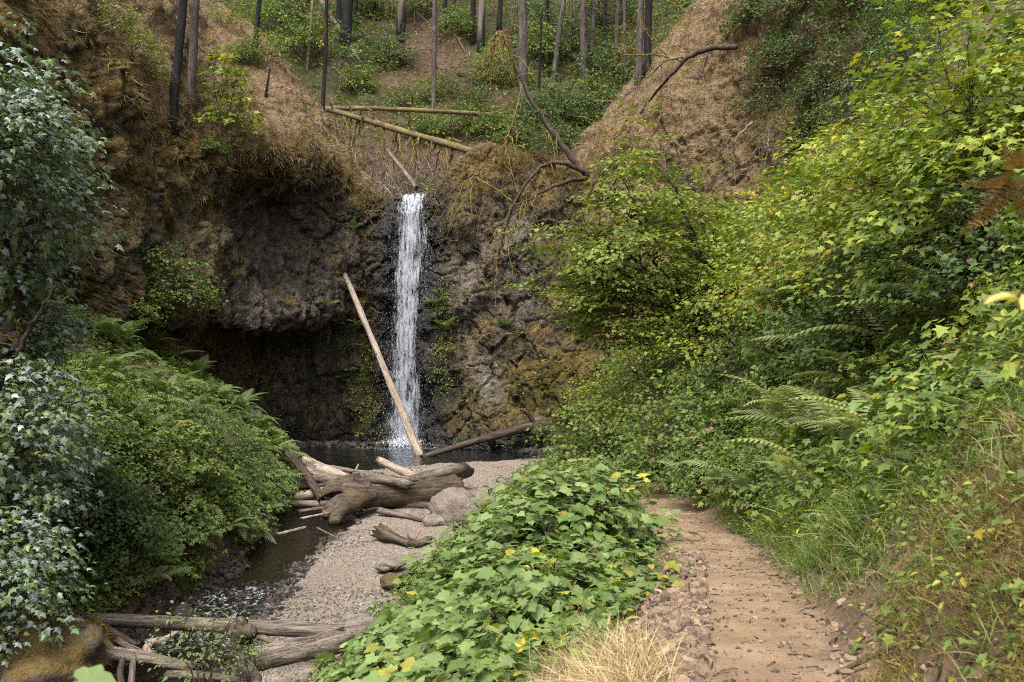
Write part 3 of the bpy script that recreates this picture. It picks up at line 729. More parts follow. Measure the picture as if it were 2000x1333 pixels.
m = NT('falling water'); o = m.obj(); sp = m.n('ShaderNodeSeparateColor', {0: m.attr('col').outputs['Color']})
a1 = m.noise(m.scale(o, (1, 0.4, 0.16)), 7.5, 5, 0.65, 0.3)
a2 = m.noise(m.scale(o, (1, 0.4, 0.30)), 21.0, 5, 0.7, 0.4)
a3 = m.noise(m.scale(o, (1, 1, 0.6)), 34.0, 2, 0.6)
s = m.math('ADD', m.math('MULTIPLY', a1, 0.62), m.math('ADD', m.math('MULTIPLY', a2, 0.42), m.math('MULTIPLY', a3, 0.10)))
s = m.math('ADD', m.math('MULTIPLY', m.math('SUBTRACT', s, 0.6), 1.9), 0.6)
al = m.mapr(m.math('ADD', s, m.math('MULTIPLY', m.math('SUBTRACT', sp.outputs[0], 0.5), 0.85)), 0.66, 1.06)
wh = m.n('ShaderNodeMixShader', {0: 0.45, 1: m.bsdf((0.66, 0.70, 0.77), 0.45, None, 0.4), 2: m.n('ShaderNodeBsdfTranslucent', {'Color': (0.66, 0.70, 0.77)}).outputs[0]}).outputs[0]
M_FALL = m.done(m.n('ShaderNodeMixShader', {0: al, 1: m.n('ShaderNodeBsdfTransparent', {'Color': (1, 1, 1)}).outputs[0], 2: wh}).outputs[0])

b = MB()
for L in range(5):
    nu, nv = 44, 240
    u = np.linspace(-1, 1, nu)[:, None]; v = np.linspace(0, 1, nv)[None]
    zc = 6.42 - 10.85 * v
    xc = -4.28 - 0.20 * v + 0.05 * (L - 2) * v
    hw = (1.42 if L == 4 else 1.22) + 0.10 * np.sin(v * 9 + L) + 0.22 * smooth(0.82, 1.0, v) - 0.16 * v
    x = xc + hw * u * (1 + 0.05 * L) + 0.05 * fbm(u * 2, v * 9, L, 3, 5 + L)
    y = 43.55 - 1.05 * np.minimum(1, (v / 0.9)) ** 0.5 - 0.11 * L * smooth(0, 0.1, v) + 0.09 * fbm(u * 3, v * 7, L * 3.3, 3, 25 + L) + 0 * u
    z = zc + 0 * u + (0.10 * fbm(u * 2, 0.0, L, 2, 35) - 0.22 * np.abs(u) ** 1.5) * smooth(0.2, 0, v)
    edge = np.clip(1 - np.abs(u) ** 3.0, 0, 1)
    # the strongest thread runs left of the middle, a thin veil hangs at the right side
    dens = edge * (0.56 + 0.20 * np.exp(-((u + 0.05 + 0.15 * v) / 0.45) ** 2)) + 0.06 * smooth(0.1, 0.0, v) * edge + 0.10 * smooth(0.75, 1.0, v) * edge
    dens = dens - 0.05 * (L > 2) - 0.06 * (L == 4)
    V = np.stack([x + 0 * v, y, z], -1)
    b.add(V.reshape(-1, 3), None, grid_faces(nu, nv), np.repeat(np.broadcast_to(dens, (nu, nv)).reshape(-1, 1), 3, 1))
fall = tag(b.build('waterfall', M_FALL, smooth_shade=True), 'tall thin white waterfall dropping over the dark rock lip', 'waterfall')
r = np.random.default_rng(5); b = MB(); nd = 1400
vd = r.random(nd) ** 0.8; ud = r.standard_normal(nd) * 0.5
pos = np.stack([-4.38 - 0.12 * vd + ud * (0.8 + 0.25 * vd), 42.9 - 1.05 * vd ** 0.5 - 0.45 * r.random(nd), 6.2 - 10.55 * vd], 1)
dz = np.zeros((nd, 3)); dz[:, 2] = -1; dz[:, 0] = 0.05 * r.standard_normal(nd)
M = rot_frames(np.array([[0, -1.0, 0]]) + 0.4 * r.standard_normal((nd, 3)), dz) * (np.array([0.12, 1, 1])[None, None, :] * (0.04 + 0.10 * r.random(nd))[:, None, None])
b.spread((LEAF[0] * (0.5, 1, 0.5), LEAF[1], LEAF[2]), M, pos, np.ones((nd, 3)))
ns = 900; th = r.random(ns) * 2 * math.pi; ra = np.abs(r.standard_normal(ns)) * 0.55 + 0.1
pos = np.stack([-4.55 + np.cos(th) * ra * 1.1, 41.9 + np.sin(th) * ra * 0.7, -4.36 + np.abs(r.standard_normal(ns)) * 0.22 * np.exp(-ra)], 1)
M = rot_frames(r.standard_normal((ns, 3)), r.standard_normal((ns, 3)) + (0, 0, 1)) * (0.03 + 0.07 * r.random(ns))[:, None, None]
b.spread(LEAF, M, pos, np.ones((ns, 3)))
nm = 7000; hgt = np.abs(r.standard_normal(nm)) * 0.75; th = r.random(nm) * 2 * math.pi; ra = np.abs(r.standard_normal(nm)) * (0.75 - .2 * np.minimum(hgt, 2))
pos = np.stack([-4.5 + np.cos(th) * ra, 41.85 + np.sin(th) * ra * 0.6 - .2, -4.36 + hgt], 1)
M = rot_frames(r.standard_normal((nm, 3)), r.standard_normal((nm, 3))) * (0.006 + 0.012 * r.random(nm))[:, None, None]
b.spread(LEAF, M, pos, np.ones((nm, 3)))
M_SPRAY = NT('white water spray'); M_SPRAY = M_SPRAY.done(M_SPRAY.bsdf((0.75, 0.79, 0.86), 0.4, None, 0.4))
b.build('spray', M_SPRAY, fall)['kind'] = 'stuff'

# ------------------------------------------------------------------ logs and rocks
def frame(a, b):
    a, b = Vector(a), Vector(b)
    q = (b - a).to_track_quat('Z', 'X')
    return Matrix.Translation(a) @ q.to_matrix().to_4x4(), (b - a).length

def log(name, label, a, b, r0, r1, mat, cat='log', group=None, bend=0.0, sides=14, rings=26, rough=0.10, seed=0, stubs=(), jag=1.0):
    M, L = frame(a, b)
    t = np.linspace(0, 1, rings); rr = np.random.default_rng(seed + 100); ph = rr.random() * 6.28
    off = bend * np.sin(t * math.pi) + 0.25 * r0 * vnoise(t * 4 + seed, 0.5, 0.5, 3)
    pts = np.stack([off * math.cos(ph), off * math.sin(ph), t * L], 1)
    mb = MB(); tube(mb, pts, (r0 + (r1 - r0) * t) * (1 + .10 * vnoise(t * 9 + seed, .3, .7, 8)), sides, rough=rough, seed=seed, jag=jag)
    o = mb.build(name, mat, smooth_shade=True); o.matrix_world = M
    tag(o, label, cat, group)
    for (s, ang, ln, rad) in stubs:
        sb = MB(); c, q = math.cos(ang), math.sin(ang); rb = r0 + (r1 - r0) * s
        k = s * L; i = int(s * (rings - 1)); base = np.array([pts[i, 0], pts[i, 1], k])
        tip = base + np.array([c, q, 0.35]) * (rb + ln)
        tube(sb, bez(base + np.array([c, q, 0]) * rb * 0.5, tip, (0, 0, 0.05 * ln), 6), np.linspace(rad, rad * 0.5, 6), 6)
        sb.build('branch_stub', mat, o, True)
    return o

LOGS = 'driftwood logs in the jam below the pool'
log('leaning_log', 'long pale bare log leaning across the waterfall from the pool to the cliff', P(821, 894, 38.2), P(671, 531, 42.2), 0.165, 0.105, M_LOGPALE, seed=1, rough=0.10, bend=.05, rings=60, stubs=[(0.34, 2.2, 0.25, 0.03), (.22, 4.4, .05, .04), (.52, 5.2, .06, .035), (.7, 1.0, .05, .03)])
o = log('pool_log', 'dark fallen log sloping from the pool up onto the right shore', P(826, 893, 37.9), P(1042, 832, 39.3), 0.10, 0.19, M_LOGDARK, seed=2, bend=0.08)
Mi = np.array(o.matrix_world.inverted())
def loc(o, pts):
    Mi = np.array(o.matrix_world.inverted()); pts = np.asarray(pts, float)
    return pts @ Mi[:3, :3].T + Mi[:3, 3]
sb = MB(); tube(sb, loc(o, spline([P(1044, 836, 39.3), P(1040, 822, 39.2), P(1030, 808, 39.1), P(1017, 800, 39.0)], 12)), np.linspace(0.13, 0.05, 12), 8, rough=0.15)
sb.build('upturned_branch', M_LOGDARK, o, True)
sb = MB(); tube(sb, loc(o, spline([P(1036, 838, 39.3), P(1050, 838, 39.5), P(1066, 840, 39.7), P(1072, 846, 39.8)], 10)), [.2, .36, .40, .42, .42, .40, .36, .3, .22, .1], 10, rough=0.5)
sb.build('root_plate', M_LOGDARK, o, True)

big = log('root_log', 'huge weathered tree trunk with gnarled root end at the centre of the log jam', P(668, 972, 25.6), P(895, 958, 27.2), 0.41, 0.34, M_ROOT, seed=3, rough=0.22, sides=22, rings=60, jag=0.2)
def root_part(parent, name, pts, rad, mat, seed, rough=0.25, n=16):
    sb = MB(); tube(sb, loc(parent, spline(pts, n)), np.interp(np.linspace(0, 1, n), np.linspace(0, 1, len(rad)), rad), 12, rough=rough, seed=seed)
    return sb.build(name, mat, parent, True)
root_part(big, 'root', [P(735, 968, 25.8), P(690, 978, 25.4), P(664, 1000, 25.0), P(652, 1024, 24.6)], [.12, .29, .19, .11], M_ROOT, 31)
root_part(big, 'root', [P(700, 968, 25.6), P(668, 984, 25.2), P(640, 1003, 25.0), P(634, 1012, 24.9)], [.12, .23, .14, .07], M_ROOT, 32)
root_part(big, 'root', [P(720, 960, 25.8), P(675, 955, 25.6), P(640, 960, 25.5), P(622, 972, 25.4)], [.12, .28, .17, .06], M_ROOT, 33, .4)
root_part(big, 'root', [P(730, 955, 26.0), P(690, 944, 25.9), P(655, 944, 25.9), P(635, 950, 25.9)], [.10, .22, .13, .05], M_ROOT, 34, .4)
root_part(big, 'root', [P(715, 950, 25.9), P(700, 938, 25.8), P(697, 925, 25.8)], [.22, .13, .05], M_ROOT, 35, .4, 10)

log('driftwood_log', 'grey log lying across the jam with a dark broken upper end', P(772, 945, 26.6), P(892, 919, 28.5), 0.13, 0.17, M_LOG, 'log', LOGS, seed=4)
o = bpy.data.objects['driftwood_log']
root_part(o, 'broken_end', [P(884, 923, 28.8), P(900, 919, 29.0), P(915, 922, 29.1), P(925, 919, 29.2)], [.21, .23, .16, .05], M_LOGDARK, 36, .5, 12)
log('driftwood_log', 'pale straight pole crossing the jam from the pool edge to the grey boulder', P(744, 902, 31.6), P(884, 968, 26.6), 0.13, 0.13, M_LOGPALE, 'log', LOGS, seed=5, stubs=[(0.6, 1.0, .1, .03)])
log('driftwood_log', 'short thick brown log resting on top of the root log', P(706, 931, 26.0), P(795, 944, 26.0), 0.15, 0.15, M_LOG, 'log', LOGS, seed=6, rough=.14)
log('driftwood_log', 'pale thick log at the upper left corner of the jam', P(596, 902, 31.2), P(676, 936, 29.0), 0.17, 0.15, M_LOGPALE, 'log', LOGS, seed=7)
log('driftwood_log', 'grey log just behind the mossy root crown', P(617, 934, 28.6), P(712, 941, 28.2), 0.15, 0.12, M_LOG, 'log', LOGS, seed=8)
log('driftwood_log', 'thin brown log at the back of the jam beside the pool', P(656, 918, 30.6), P(728, 934, 29.6), 0.12, 0.10, M_LOG, 'log', LOGS, seed=9, stubs=[(.3, 1.2, .2, .03), (.6, 1.4, .35, .025)])
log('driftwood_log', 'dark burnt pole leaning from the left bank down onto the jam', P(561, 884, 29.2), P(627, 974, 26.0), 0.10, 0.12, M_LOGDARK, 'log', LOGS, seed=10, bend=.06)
log('driftwood_log', 'pale log at the left end of the jam below the leaning pole', P(582, 972, 27.0), P(650, 957, 26.8), 0.14, 0.11, M_LOGPALE, 'log', LOGS, seed=11)
log('driftwood_log', 'lowest grey log at the left end of the jam above the creek', P(577, 985, 26.3), P(645, 986, 25.8), 0.10, 0.09, M_LOG, 'log', LOGS, seed=12)
log('driftwood_log', 'slim pale log half hidden behind the short brown log', P(745, 938, 28.6), P(832, 938, 28.8), 0.12, 0.10, M_LOGPALE, 'log', LOGS, seed=13)
log('driftwood_log', 'thin grey pole in front of the root log pointing at the boulder', P(742, 998, 25.4), P(890, 1028, 23.9), 0.08, 0.055, M_LOG, 'log', LOGS, seed=14)
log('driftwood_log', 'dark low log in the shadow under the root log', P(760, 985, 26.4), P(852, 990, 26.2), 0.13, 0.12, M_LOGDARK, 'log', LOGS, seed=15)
log('driftwood_log', 'brown log stacked between the upper left log and root crown', P(603, 920, 29.6), P(668, 942, 28.2), 0.12, 0.11, M_LOG, 'log', LOGS, seed=16)
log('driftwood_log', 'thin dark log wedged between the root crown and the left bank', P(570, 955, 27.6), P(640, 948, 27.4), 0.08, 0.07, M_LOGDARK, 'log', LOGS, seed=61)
log('driftwood_log', 'slender grey pole lying along the top of the jam beside the pool', P(600, 912, 30.4), P(745, 926, 29.6), 0.07, 0.05, M_LOG, 'log', LOGS, seed=62)
log('driftwood_log', 'short pale stub standing up from the back of the jam', P(688, 936, 28.6), P(700, 908, 28.8), 0.05, 0.02, M_LOGPALE, 'log', LOGS, seed=63)
log('driftwood_log', 'slim brown log under the diagonal grey log', P(720, 958, 26.9), P(850, 934, 28.0), 0.09, 0.07, M_LOG, 'log', LOGS, seed=64)
log('driftwood_log', 'thin grey pole poking left from under the root crown over the creek', P(586, 1000, 25.6), P(650, 990, 25.4), 0.045, 0.05, M_LOG, 'log', LOGS, seed=65)
for k, (a_, b_, rr_, lab) in enumerate([
    (P(545, 1044, 22.9), P(596, 1031, 23.4), .045, 'white stick lying in the creek beside the green bank'),
    (P(590, 1014, 24.5), P(642, 1002, 24.8), .04, 'thin pale stick poking out under the root log'),
    (P(470, 985, 23.4), P(514, 1008, 23.2), .05, 'brown stick lying on the lower left bank'),
    (P(620, 1032, 23.6), P(660, 1052, 22.9), .022, 'thin forked twig in the creek below the root log')]):
    log('stick', lab, a_, b_, rr_, rr_ * .6, [M_LOGPALE, M_LOGPALE, M_LOG, M_TWIG][k], 'stick', seed=20 + k, sides=8, rings=12)
o = log('driftwood_root', 'dark twisted driftwood root lying on the gravel bar', P(743, 1040, 22.6), P(800, 1062, 21.9), 0.13, 0.10, M_ROOT, 'driftwood', seed=25, rough=.3)
root_part(o, 'twisted_end', [P(795, 1060, 21.9), P(815, 1066, 21.9), P(838, 1054, 22.2), P(846, 1050, 22.3)], [.11, .13, .08, .02], M_ROOT, 26, .4)
root_part(o, 'twig', [P(800, 1058, 21.9), P(797, 1043, 22.0), P(790, 1032, 22.1)], [.03, .02, .008], M_TWIG, 27, .2)
root_part(o, 'twig', [P(808, 1060, 21.9), P(816, 1044, 22.0), P(822, 1038, 22.1)], [.03, .02, .008], M_TWIG, 28, .2)

# driftwood across the creek in the foreground
log('fallen_log', 'long straight brown log spanning the creek in the foreground', P(88, 1206, 15.6), P(712, 1238, 14.5), 0.095, 0.125, M_LOG, seed=30, rough=.06, rings=50)
o = log('fallen_log', 'thick weathered log slanting under the long foreground log', P(488, 1292, 13.6), P(655, 1254, 13.9), 0.17, 0.16, M_LOG, seed=31, rough=.14)
root_part(o, 'tapering_end', [P(640, 1258, 13.9), P(705, 1236, 14.2), P(760, 1212, 14.8), P(795, 1200, 15.2)], [.15, .14, .10, .06], M_LOG, 32, .15)
log('stick', 'short grey stick on gravel behind the thick weathered log', P(508, 1244, 14.8), P(548, 1262, 14.4), .05, .04, M_LOG, 'stick', seed=33)
o = log('root_snag', 'dark gnarled root snag standing upright by the foreground log', P(482, 1345, 12.9), P(474, 1262, 13.1), .16, .13, M_LOGDARK, 'root snag', seed=34, rough=.35)
root_part(o, 'root', [P(474, 1266, 13.1), P(470, 1240, 13.0), P(488, 1232, 12.9), P(497, 1243, 12.8)], [.13, .12, .09, .04], M_LOGDARK, 35, .4)
root_part(o, 'root', [P(470, 1250, 13.1), P(466, 1228, 13.1), P(478, 1210, 13.1)], [.10, .09, .05], M_LOGDARK, 36, .4)
root_part(o, 'root', [P(488, 1310, 12.8), P(500, 1325, 12.5), P(495, 1350, 12.3)], [.09, .07, .05], M_LOG, 37, .3)
DW = 'driftwood tangled under the foreground log'
for k, (a_, b_, r0_, r1_, mt, lab) in enumerate([
    (P(150, 1194, 15.2), P(262, 1262, 14.0), .05, .07, M_LOGDARK, 'dark pole running from the bank down past the mossy boulder'),
    (P(178, 1232, 14.2), P(222, 1276, 13.6), .06, .05, M_LOG, 'short grey pole against the right side of the mossy boulder'),
    (P(213, 1281, 13.4), P(372, 1304, 13.2), .09, .08, M_LOG, 'grey horizontal log at the bottom of the driftwood tangle'),
    (P(232, 1254, 14.0), P(330, 1292, 13.4), .06, .05, M_LOG, 'brown slanting branch in the middle of the driftwood tangle'),
    (P(290, 1284, 13.5), P(296, 1254, 13.7), .06, .05, M_LOGPALE, 'short pale upright branch in the driftwood tangle'),
    (P(296, 1256, 13.7), P(342, 1238, 13.9), .055, .035, M_LOGPALE, 'pale crooked branch reaching up to the long log'),
    (P(242, 1345, 12.7), P(239, 1290, 13.0), .045, .04, M_ROOT, 'thin brown upright stake beside the mossy boulder'),
    (P(256, 1345, 12.6), P(262, 1284, 13.0), .05, .035, M_LOG, 'grey upright stake right of the brown stake'),
    (P(225, 1270, 13.5), P(300, 1275, 13.6), .04, .03, M_LOGPALE, 'thin pale stick on top of the grey bottom log'),
    (P(330, 1318, 12.9), P(470, 1330, 12.8), .06, .05, M_LOG, 'low grey log running to the foot of the root snag')]):
    log('driftwood_branch', lab, a_, b_, r0_, r1_, mt, 'driftwood', DW, seed=40 + k, bend=.04, rough=.16, sides=9, rings=14)

def rock_material(name, c1, c2, c3, moss=0.0, mcol=(0.17, 0.135, 0.028), wet=0.0):
    t = NT(name); o = t.obj()
    n = t.noise(o, 3.0, 8, 0.68); n2 = t.noise(o, 13.0, 5, 0.7)
    c = t.ramp(n, [(0.3, c1), (0.5, c2), (0.72, c3)])
    c = t.mix(t.mapr(n2, 0.5, 0.7, 0, 0.35), c, c1)
    if moss:
        nz = t.n('ShaderNodeSeparateXYZ', {0: t.n('ShaderNodeNewGeometry').outputs['Normal']}).outputs[2]
        f = t.math('MULTIPLY', t.mapr(t.math('ADD', t.noise(o, 2.0, 5, 0.6), t.math('MULTIPLY', nz, 0.18)), 0.50, 0.66), moss, True)
        c = t.mix(f, c, t.mix(t.noise(o, 18.0, 4, 0.7), (mcol[0] * .4, mcol[1] * .4, mcol[2] * .4), mcol))
    return t.done(t.bsdf(c, 0.85 - 0.5 * wet, t.bump(t.math('ADD', n, t.math('MULTIPLY', n2, 0.6)), 0.9, 0.12), 0.25 + 0.3 * wet))
M_ROCK = rock_material('tan boulder stone', (0.11, 0.088, 0.075), (0.20, 0.165, 0.14), (0.27, 0.23, 0.20))
M_ROCKMOSS = rock_material('mossy boulder stone', (0.045, 0.037, 0.031), (0.10, 0.078, 0.06), (0.17, 0.135, 0.108), 0.8, (0.19, 0.125, 0.03))
M_ROCKDARK = rock_material('dark wet stone', (0.022, 0.020, 0.019), (0.055, 0.048, 0.044), (0.10, 0.088, 0.08), 0, wet=0.8)

def boulder(name, label, c, size, mat, seed, cat='boulder', group=None, amp=0.22):
    n1, n2 = 40, 28
    th = np.linspace(0, 2 * math.pi, n1, False)[:, None]; ph = np.linspace(0.02, math.pi - 0.02, n2)[None]
    d = np.stack([np.cos(th) * np.sin(ph), np.sin(th) * np.sin(ph), np.cos(ph) + 0 * th], -1)
    f = 1 + amp * fbm(d[..., 0] * 1.3 + seed, d[..., 1] * 1.3, d[..., 2] * 1.3, 4, seed) - 0.10 * np.abs(vnoise(d[..., 0] * 2 + seed, d[..., 1] * 2, d[..., 2] * 2, seed + 5))
    V = d * f[..., None] * np.asarray(size)
    i = np.arange(n1)[:, None] * n2; j = np.arange(n2 - 1)[None]; k = ((np.arange(n1) + 1) % n1)[:, None] * n2
    Fq = np.stack([i + j, i + j + 1, k + j + 1, k + j], -1).reshape(-1, 4)
    b = MB(); b.add(V.reshape(-1, 3), None, Fq); o = b.build(name, mat, smooth_shade=True); o.location = c
    o.rotation_euler = (0, 0, seed * 1.3)
    return tag(o, label, cat, group)
bo = boulder('boulder', 'large mossy boulder at the left edge of the foreground creek', P(95, 1305, 12.6), (0.78, 0.8, 0.62), M_ROCKMOSS, 3, amp=.3)
_v = np.array([v.co[:] for v in bo.data.vertices]); _n = np.array([v.normal[:] for v in bo.data.vertices]); _q = np.random.default_rng(8)
_i = _q.choice(len(_v), 3500); _i = _i[(_n[_i, 2] > -.2) & (fbm(_v[_i, 0] * 3, _v[_i, 1] * 3, _v[_i, 2] * 3, 3, 7) > -.1)]
BOULDER_MOSS = (bo, _v[_i] + _q.standard_normal((len(_i), 3)) * .03, _n[_i])
boulder('boulder', 'large smooth tan boulder at the right end of the log jam', P(893, 1003, 24.7), (0.78, 0.78, 0.62), M_ROCK, 5, amp=.14)
boulder('boulder', 'flat tan rock lying just below the large smooth boulder', P(902, 1052, 23.0), (0.52, 0.5, 0.20), M_ROCK, 7)
boulder('boulder', 'rounded tan rock to the left foot of the large smooth boulder', P(852, 1018, 24.3), (0.3, 0.3, 0.2), M_ROCK, 8)
boulder('rock', 'flat sand coloured rock half buried in the gravel bar', P(762, 1102, 19.8), (0.24, 0.3, 0.13), M_ROCK, 9, 'rock')
boulder('rock', 'small moss capped rock on the right side of gravel bar', P(766, 1136, 18.7), (0.2, 0.25, 0.15), M_ROCKMOSS, 10, 'rock')
boulder('rock', 'dark rock beside the moss capped rock', P(806, 1130, 18.9), (0.22, 0.3, 0.14), M_ROCKDARK, 11, 'rock')
boulder('rock', 'round dark wet rock in the middle of the creek', P(359, 1199, 16.6), (0.19, 0.2, 0.16), M_ROCKDARK, 12, 'rock', amp=.12)
boulder('rock', 'long sand coloured rock under the end of the foreground log', P(724, 1226, 15.2), (0.45, 0.4, 0.16), M_ROCK, 13, 'rock')

# ------------------------------------------------------------------ standing and fallen trees
def branch_mesh(mb, r, base, d, L, rad, sub=3, droop=0.2, sides=5):
    d = nrm(np.asarray(d, float)); e = base + d * L - np.array([0, 0, droop * L])
    p = bez(base, e, (0, 0, 0.12 * L), 7, 0.03 * L, r)
    tube(mb, p, np.linspace(rad, rad * 0.25, 7), sides, cap=False)
    for k in range(sub):
        i = r.integers(2, 6); dd = d + 0.8 * r.standard_normal(3); dd[2] -= 0.3
        q = bez(p[i], p[i] + nrm(dd) * L * 0.45 * r.random(), (0, 0, 0.02), 4, 0.01 * L, r)
        tube(mb, q, np.linspace(rad * 0.4, rad * 0.1, 4), 3, cap=False)

def tree(name, label, bx, by, tx, ty, wpx, mat, L=20.0, Y=None, nb=0, bl=1.2, seed=0, topr=0.55, group=None, bmat=None, b0=0.15, b1=0.9, broken=None, flare=0.35):
    r = np.random.default_rng(seed + 300)
    B = hit(bx, by)[0] if Y is None else P(bx, by, Y)
    T = P(tx, ty, B[1]); d = nrm(T - B)
    rad = wpx / F * B[1] / 2
    M, _ = frame(B - d * 0.5, B + d)
    e = thing(name, label, 'tree', group=group); e.matrix_world = M
    t = np.linspace(0, 1, 30); ln = L + 0.5
    wob = 0.006 * ln
    pts = np.stack([wob * vnoise(t * 3 + seed, 0.3, 0.1, 5), wob * vnoise(t * 3 + seed, 4.3, 0.1, 6), t * ln], 1)
    rr = rad * (1 + (topr - 1) * t) * (1 + flare * np.exp(-t * ln / 0.6))
    mb = MB(); tube(mb, pts, rr, 12, rough=0.10, seed=seed)
    link('trunk', mb.mesh('trunk', mat, True), e)
    if nb:
        for k in range(nb):
            mb = MB(); s = b0 + (b1 - b0) * r.random(); a = r.random() * 6.28
            pb = np.array([np.interp(s, t, pts[:, 0]), np.interp(s, t, pts[:, 1]), s * ln])
            branch_mesh(mb, r, pb, (math.cos(a), math.sin(a), -0.1 + 0.3 * r.standard_normal()), bl * (0.4 + 0.8 * r.random()), 0.034 * (rad / 0.15) ** 0.5, 3)
            link('branch', mb.mesh('branch', bmat or mat), e)
    if broken:
        mb = MB(); rt = rr[-1]
        for k in range(5):
            a = k * 1.26; q = np.array([math.cos(a) * rt * .5, math.sin(a) * rt * .5, ln - 0.05])
            tube(mb, [q, q + (0, 0, 0.2 + 0.5 * r.random())], [rt * .5, 0.01], 5)
        link('splintered_top', mb.mesh('splintered_top', broken), e)
    return e

FT = 'burnt and bare tree trunks of the forest above the fall'
TREES = [
 ('burnt_tree', 'tall black burnt trunk on the brow of the left cliff beside the green maple sapling', 343, 238, 357, 0, 19, M_CHAR, 16, None, 14, .9),
 ('bare_tree', 'grey bare trunk just behind the black trunk on the left slope', 371, 190, 385, 0, 17, M_BARK, 16, None, 16, 1.0),
 ('burnt_tree', 'slim dark trunk above the yellow green shrub on left slope', 499, 115, 508, 0, 10, M_CHAR, 14, None, 10, .9),
 ('burnt_tree', 'dark pole tree at the tip of the left ridge above the fallen trunks', 630, 250, 636, 0, 8, M_CHAR, 15, 45.5, 8, .6),
 ('bare_tree', 'brown leaning trunk in the green brush at upper left', 572, 60, 580, 0, 9, M_BARK, 16, None, 5, 1.0),
 ('burnt_tree', 'dark tilted trunk right of the brown leaning trunk', 584, 48, 603, 0, 8, M_CHAR, 16, None, 4, 1.0),
 ('bare_tree', 'thin pale crooked stem left of the dark pole tree', 600, 135, 608, 0, 5, M_TWIG, 14, None, 12, 1.4),
 ('burnt_tree', 'black narrow trunk left of the widest black trunk', 657, 58, 660, 0, 10, M_CHAR, 20, None, 3, 1.0),
 ('burnt_tree', 'widest black burnt trunk high on the back slope', 674, 85, 679, 0, 22, M_CHAR, 22, None, 5, 1.2),
 ('burnt_tree', 'black narrow trunk right of the widest black trunk', 691, 56, 693, 0, 12, M_CHAR, 20, None, 3, 1.0),
 ('fir_tree', 'thick trunk with black burnt base standing above the waterfall', 779, 82, 783, 0, 19, M_CHARBASE, 24, None, 4, 1.2),
 ('bare_tree', 'slender grey spar that stands behind the mossy fallen trunk', 845, 225, 848, 20, 10, M_BARK, 11.5, None, 26, 1.3),
 ('burnt_tree', 'dark trunk cut by the top edge between burnt fir and tall pair', 867, 52, 868, 0, 9, M_CHAR, 20, None, 3, 1.0),
 ('burnt_tree', 'black trunk forming the left half of the tall pair', 922, 86, 923, 0, 11, M_CHAR, 22, None, 3, 1.0),
 ('fir_tree', 'grey trunk forming the right half of the tall pair', 936, 102, 940, 0, 15, M_CHARBASE, 22, None, 5, 1.0),
 ('burnt_tree', 'dark thin trunk left of the big grey fir', 974, 58, 976, 0, 10, M_CHAR, 22, None, 3, 1.0),
 ('fir_tree', 'big straight grey fir trunk behind the mossy leaning maple', 1018, 222, 1020, 0, 19, M_BARK, 22, None, 7, 1.3),
 ('burnt_stub', 'short thin black burnt pole right of the big grey fir', 1051, 202, 1055, 112, 5, M_CHAR, 5.2, None, 3, .4),
 ('broken_snag', 'brown broken snag with pale splintered top', 1080, 163, 1097, 32, 11, M_BARK, 5.5, None, 5, .6),
 ('fir_tree', 'grey brown trunk with drooping dead boughs right of broken snag', 1140, 190, 1136, 0, 15, M_BARK, 22, None, 60, 2.0),
 ('bare_tree', 'thin bare trunk beside the trunk with drooping boughs', 1156, 155, 1158, 0, 7, M_BARK, 18, None, 40, 1.6),
 ('bare_tree', 'thin brown trunk standing alone near the right spur', 1219, 168, 1222, 0, 7, M_BARK, 18, None, 30, 1.5),
 ('fir_tree', 'grey trunk touching the edge of the right spur', 1252, 150, 1255, 0, 14, M_BARK, 22, None, 12, 1.4),
 ('burnt_tree', 'black burnt trunk right behind the edge of the right spur', 1266, 135, 1269, 0, 15, M_CHAR, 22, None, 8, 1.4),
 ('burnt_tree', 'thin dark stem between the tall pair and the spar', 886, 58, 888, 0, 5, M_CHAR, 18, None, 8, .8),
 ('bare_tree', 'thin grey stem close behind the big grey fir on its left', 998, 62, 1000, 0, 6, M_BARK, 18, None, 16, 1.2),
 ('burnt_tree', 'dark slim trunk between big grey fir and broken snag', 1066, 88, 1068, 0, 7, M_CHAR, 18, None, 8, 1.0),
 ('bare_tree', 'grey slim trunk between the broken snag and drooping boughs', 1114, 110, 1117, 0, 7, M_BARK, 18, None, 24, 1.3),
 ('burnt_tree', 'black slim trunk left of the thin lone trunk by the spur', 1180, 105, 1184, 0, 7, M_CHAR, 18, None, 16, 1.3),
 ('bare_tree', 'grey slim trunk close by the thin lone trunk at the spur', 1203, 125, 1205, 0, 8, M_BARK, 18, None, 24, 1.3),
 ('burnt_tree', 'black thin trunk between widest black trunk and burnt base fir', 728, 40, 730, 0, 7, M_CHAR, 20, None, 5, .8),
 ('bare_tree', 'brown thin trunk in green brush above the left ridge', 546, 62, 552, 0, 6, M_BARK, 16, None, 8, .8),
 ('bare_tree', 'grey trunk in the far brush left of the dark tilted trunk', 565, 30, 567, 0, 6, M_BARK, 16, None, 4, 1.0),
]
for k, t in enumerate(TREES):
    nm, lab, bx, by, tx_, ty_, w, mt, L, Y, nb, bl = t
    tree(nm, lab, bx, by, tx_, ty_, w, mt, L, Y, nb, bl, seed=k, group=FT, bmat=M_BRANCH if mt is not M_TWIG else M_TWIG,
         broken=M_LOGPALE if nm == 'broken_snag' else None, topr=0.8 if L < 12 else 0.55)
tree('stump', 'burnt dark stump standing among bushes on the upper right slope', 1687, 182, 1682, 95, 27, M_LOGDARK, 1.9, None, 0, 0, seed=77, topr=.55, broken=M_LOGDARK)['category'] = 'stump'
tree('burnt_stub', 'short black burnt stick leaning on the left slope', 519, 190, 527, 138, 6, M_CHAR, 1.2, None, 1, .2, seed=78, group=FT)
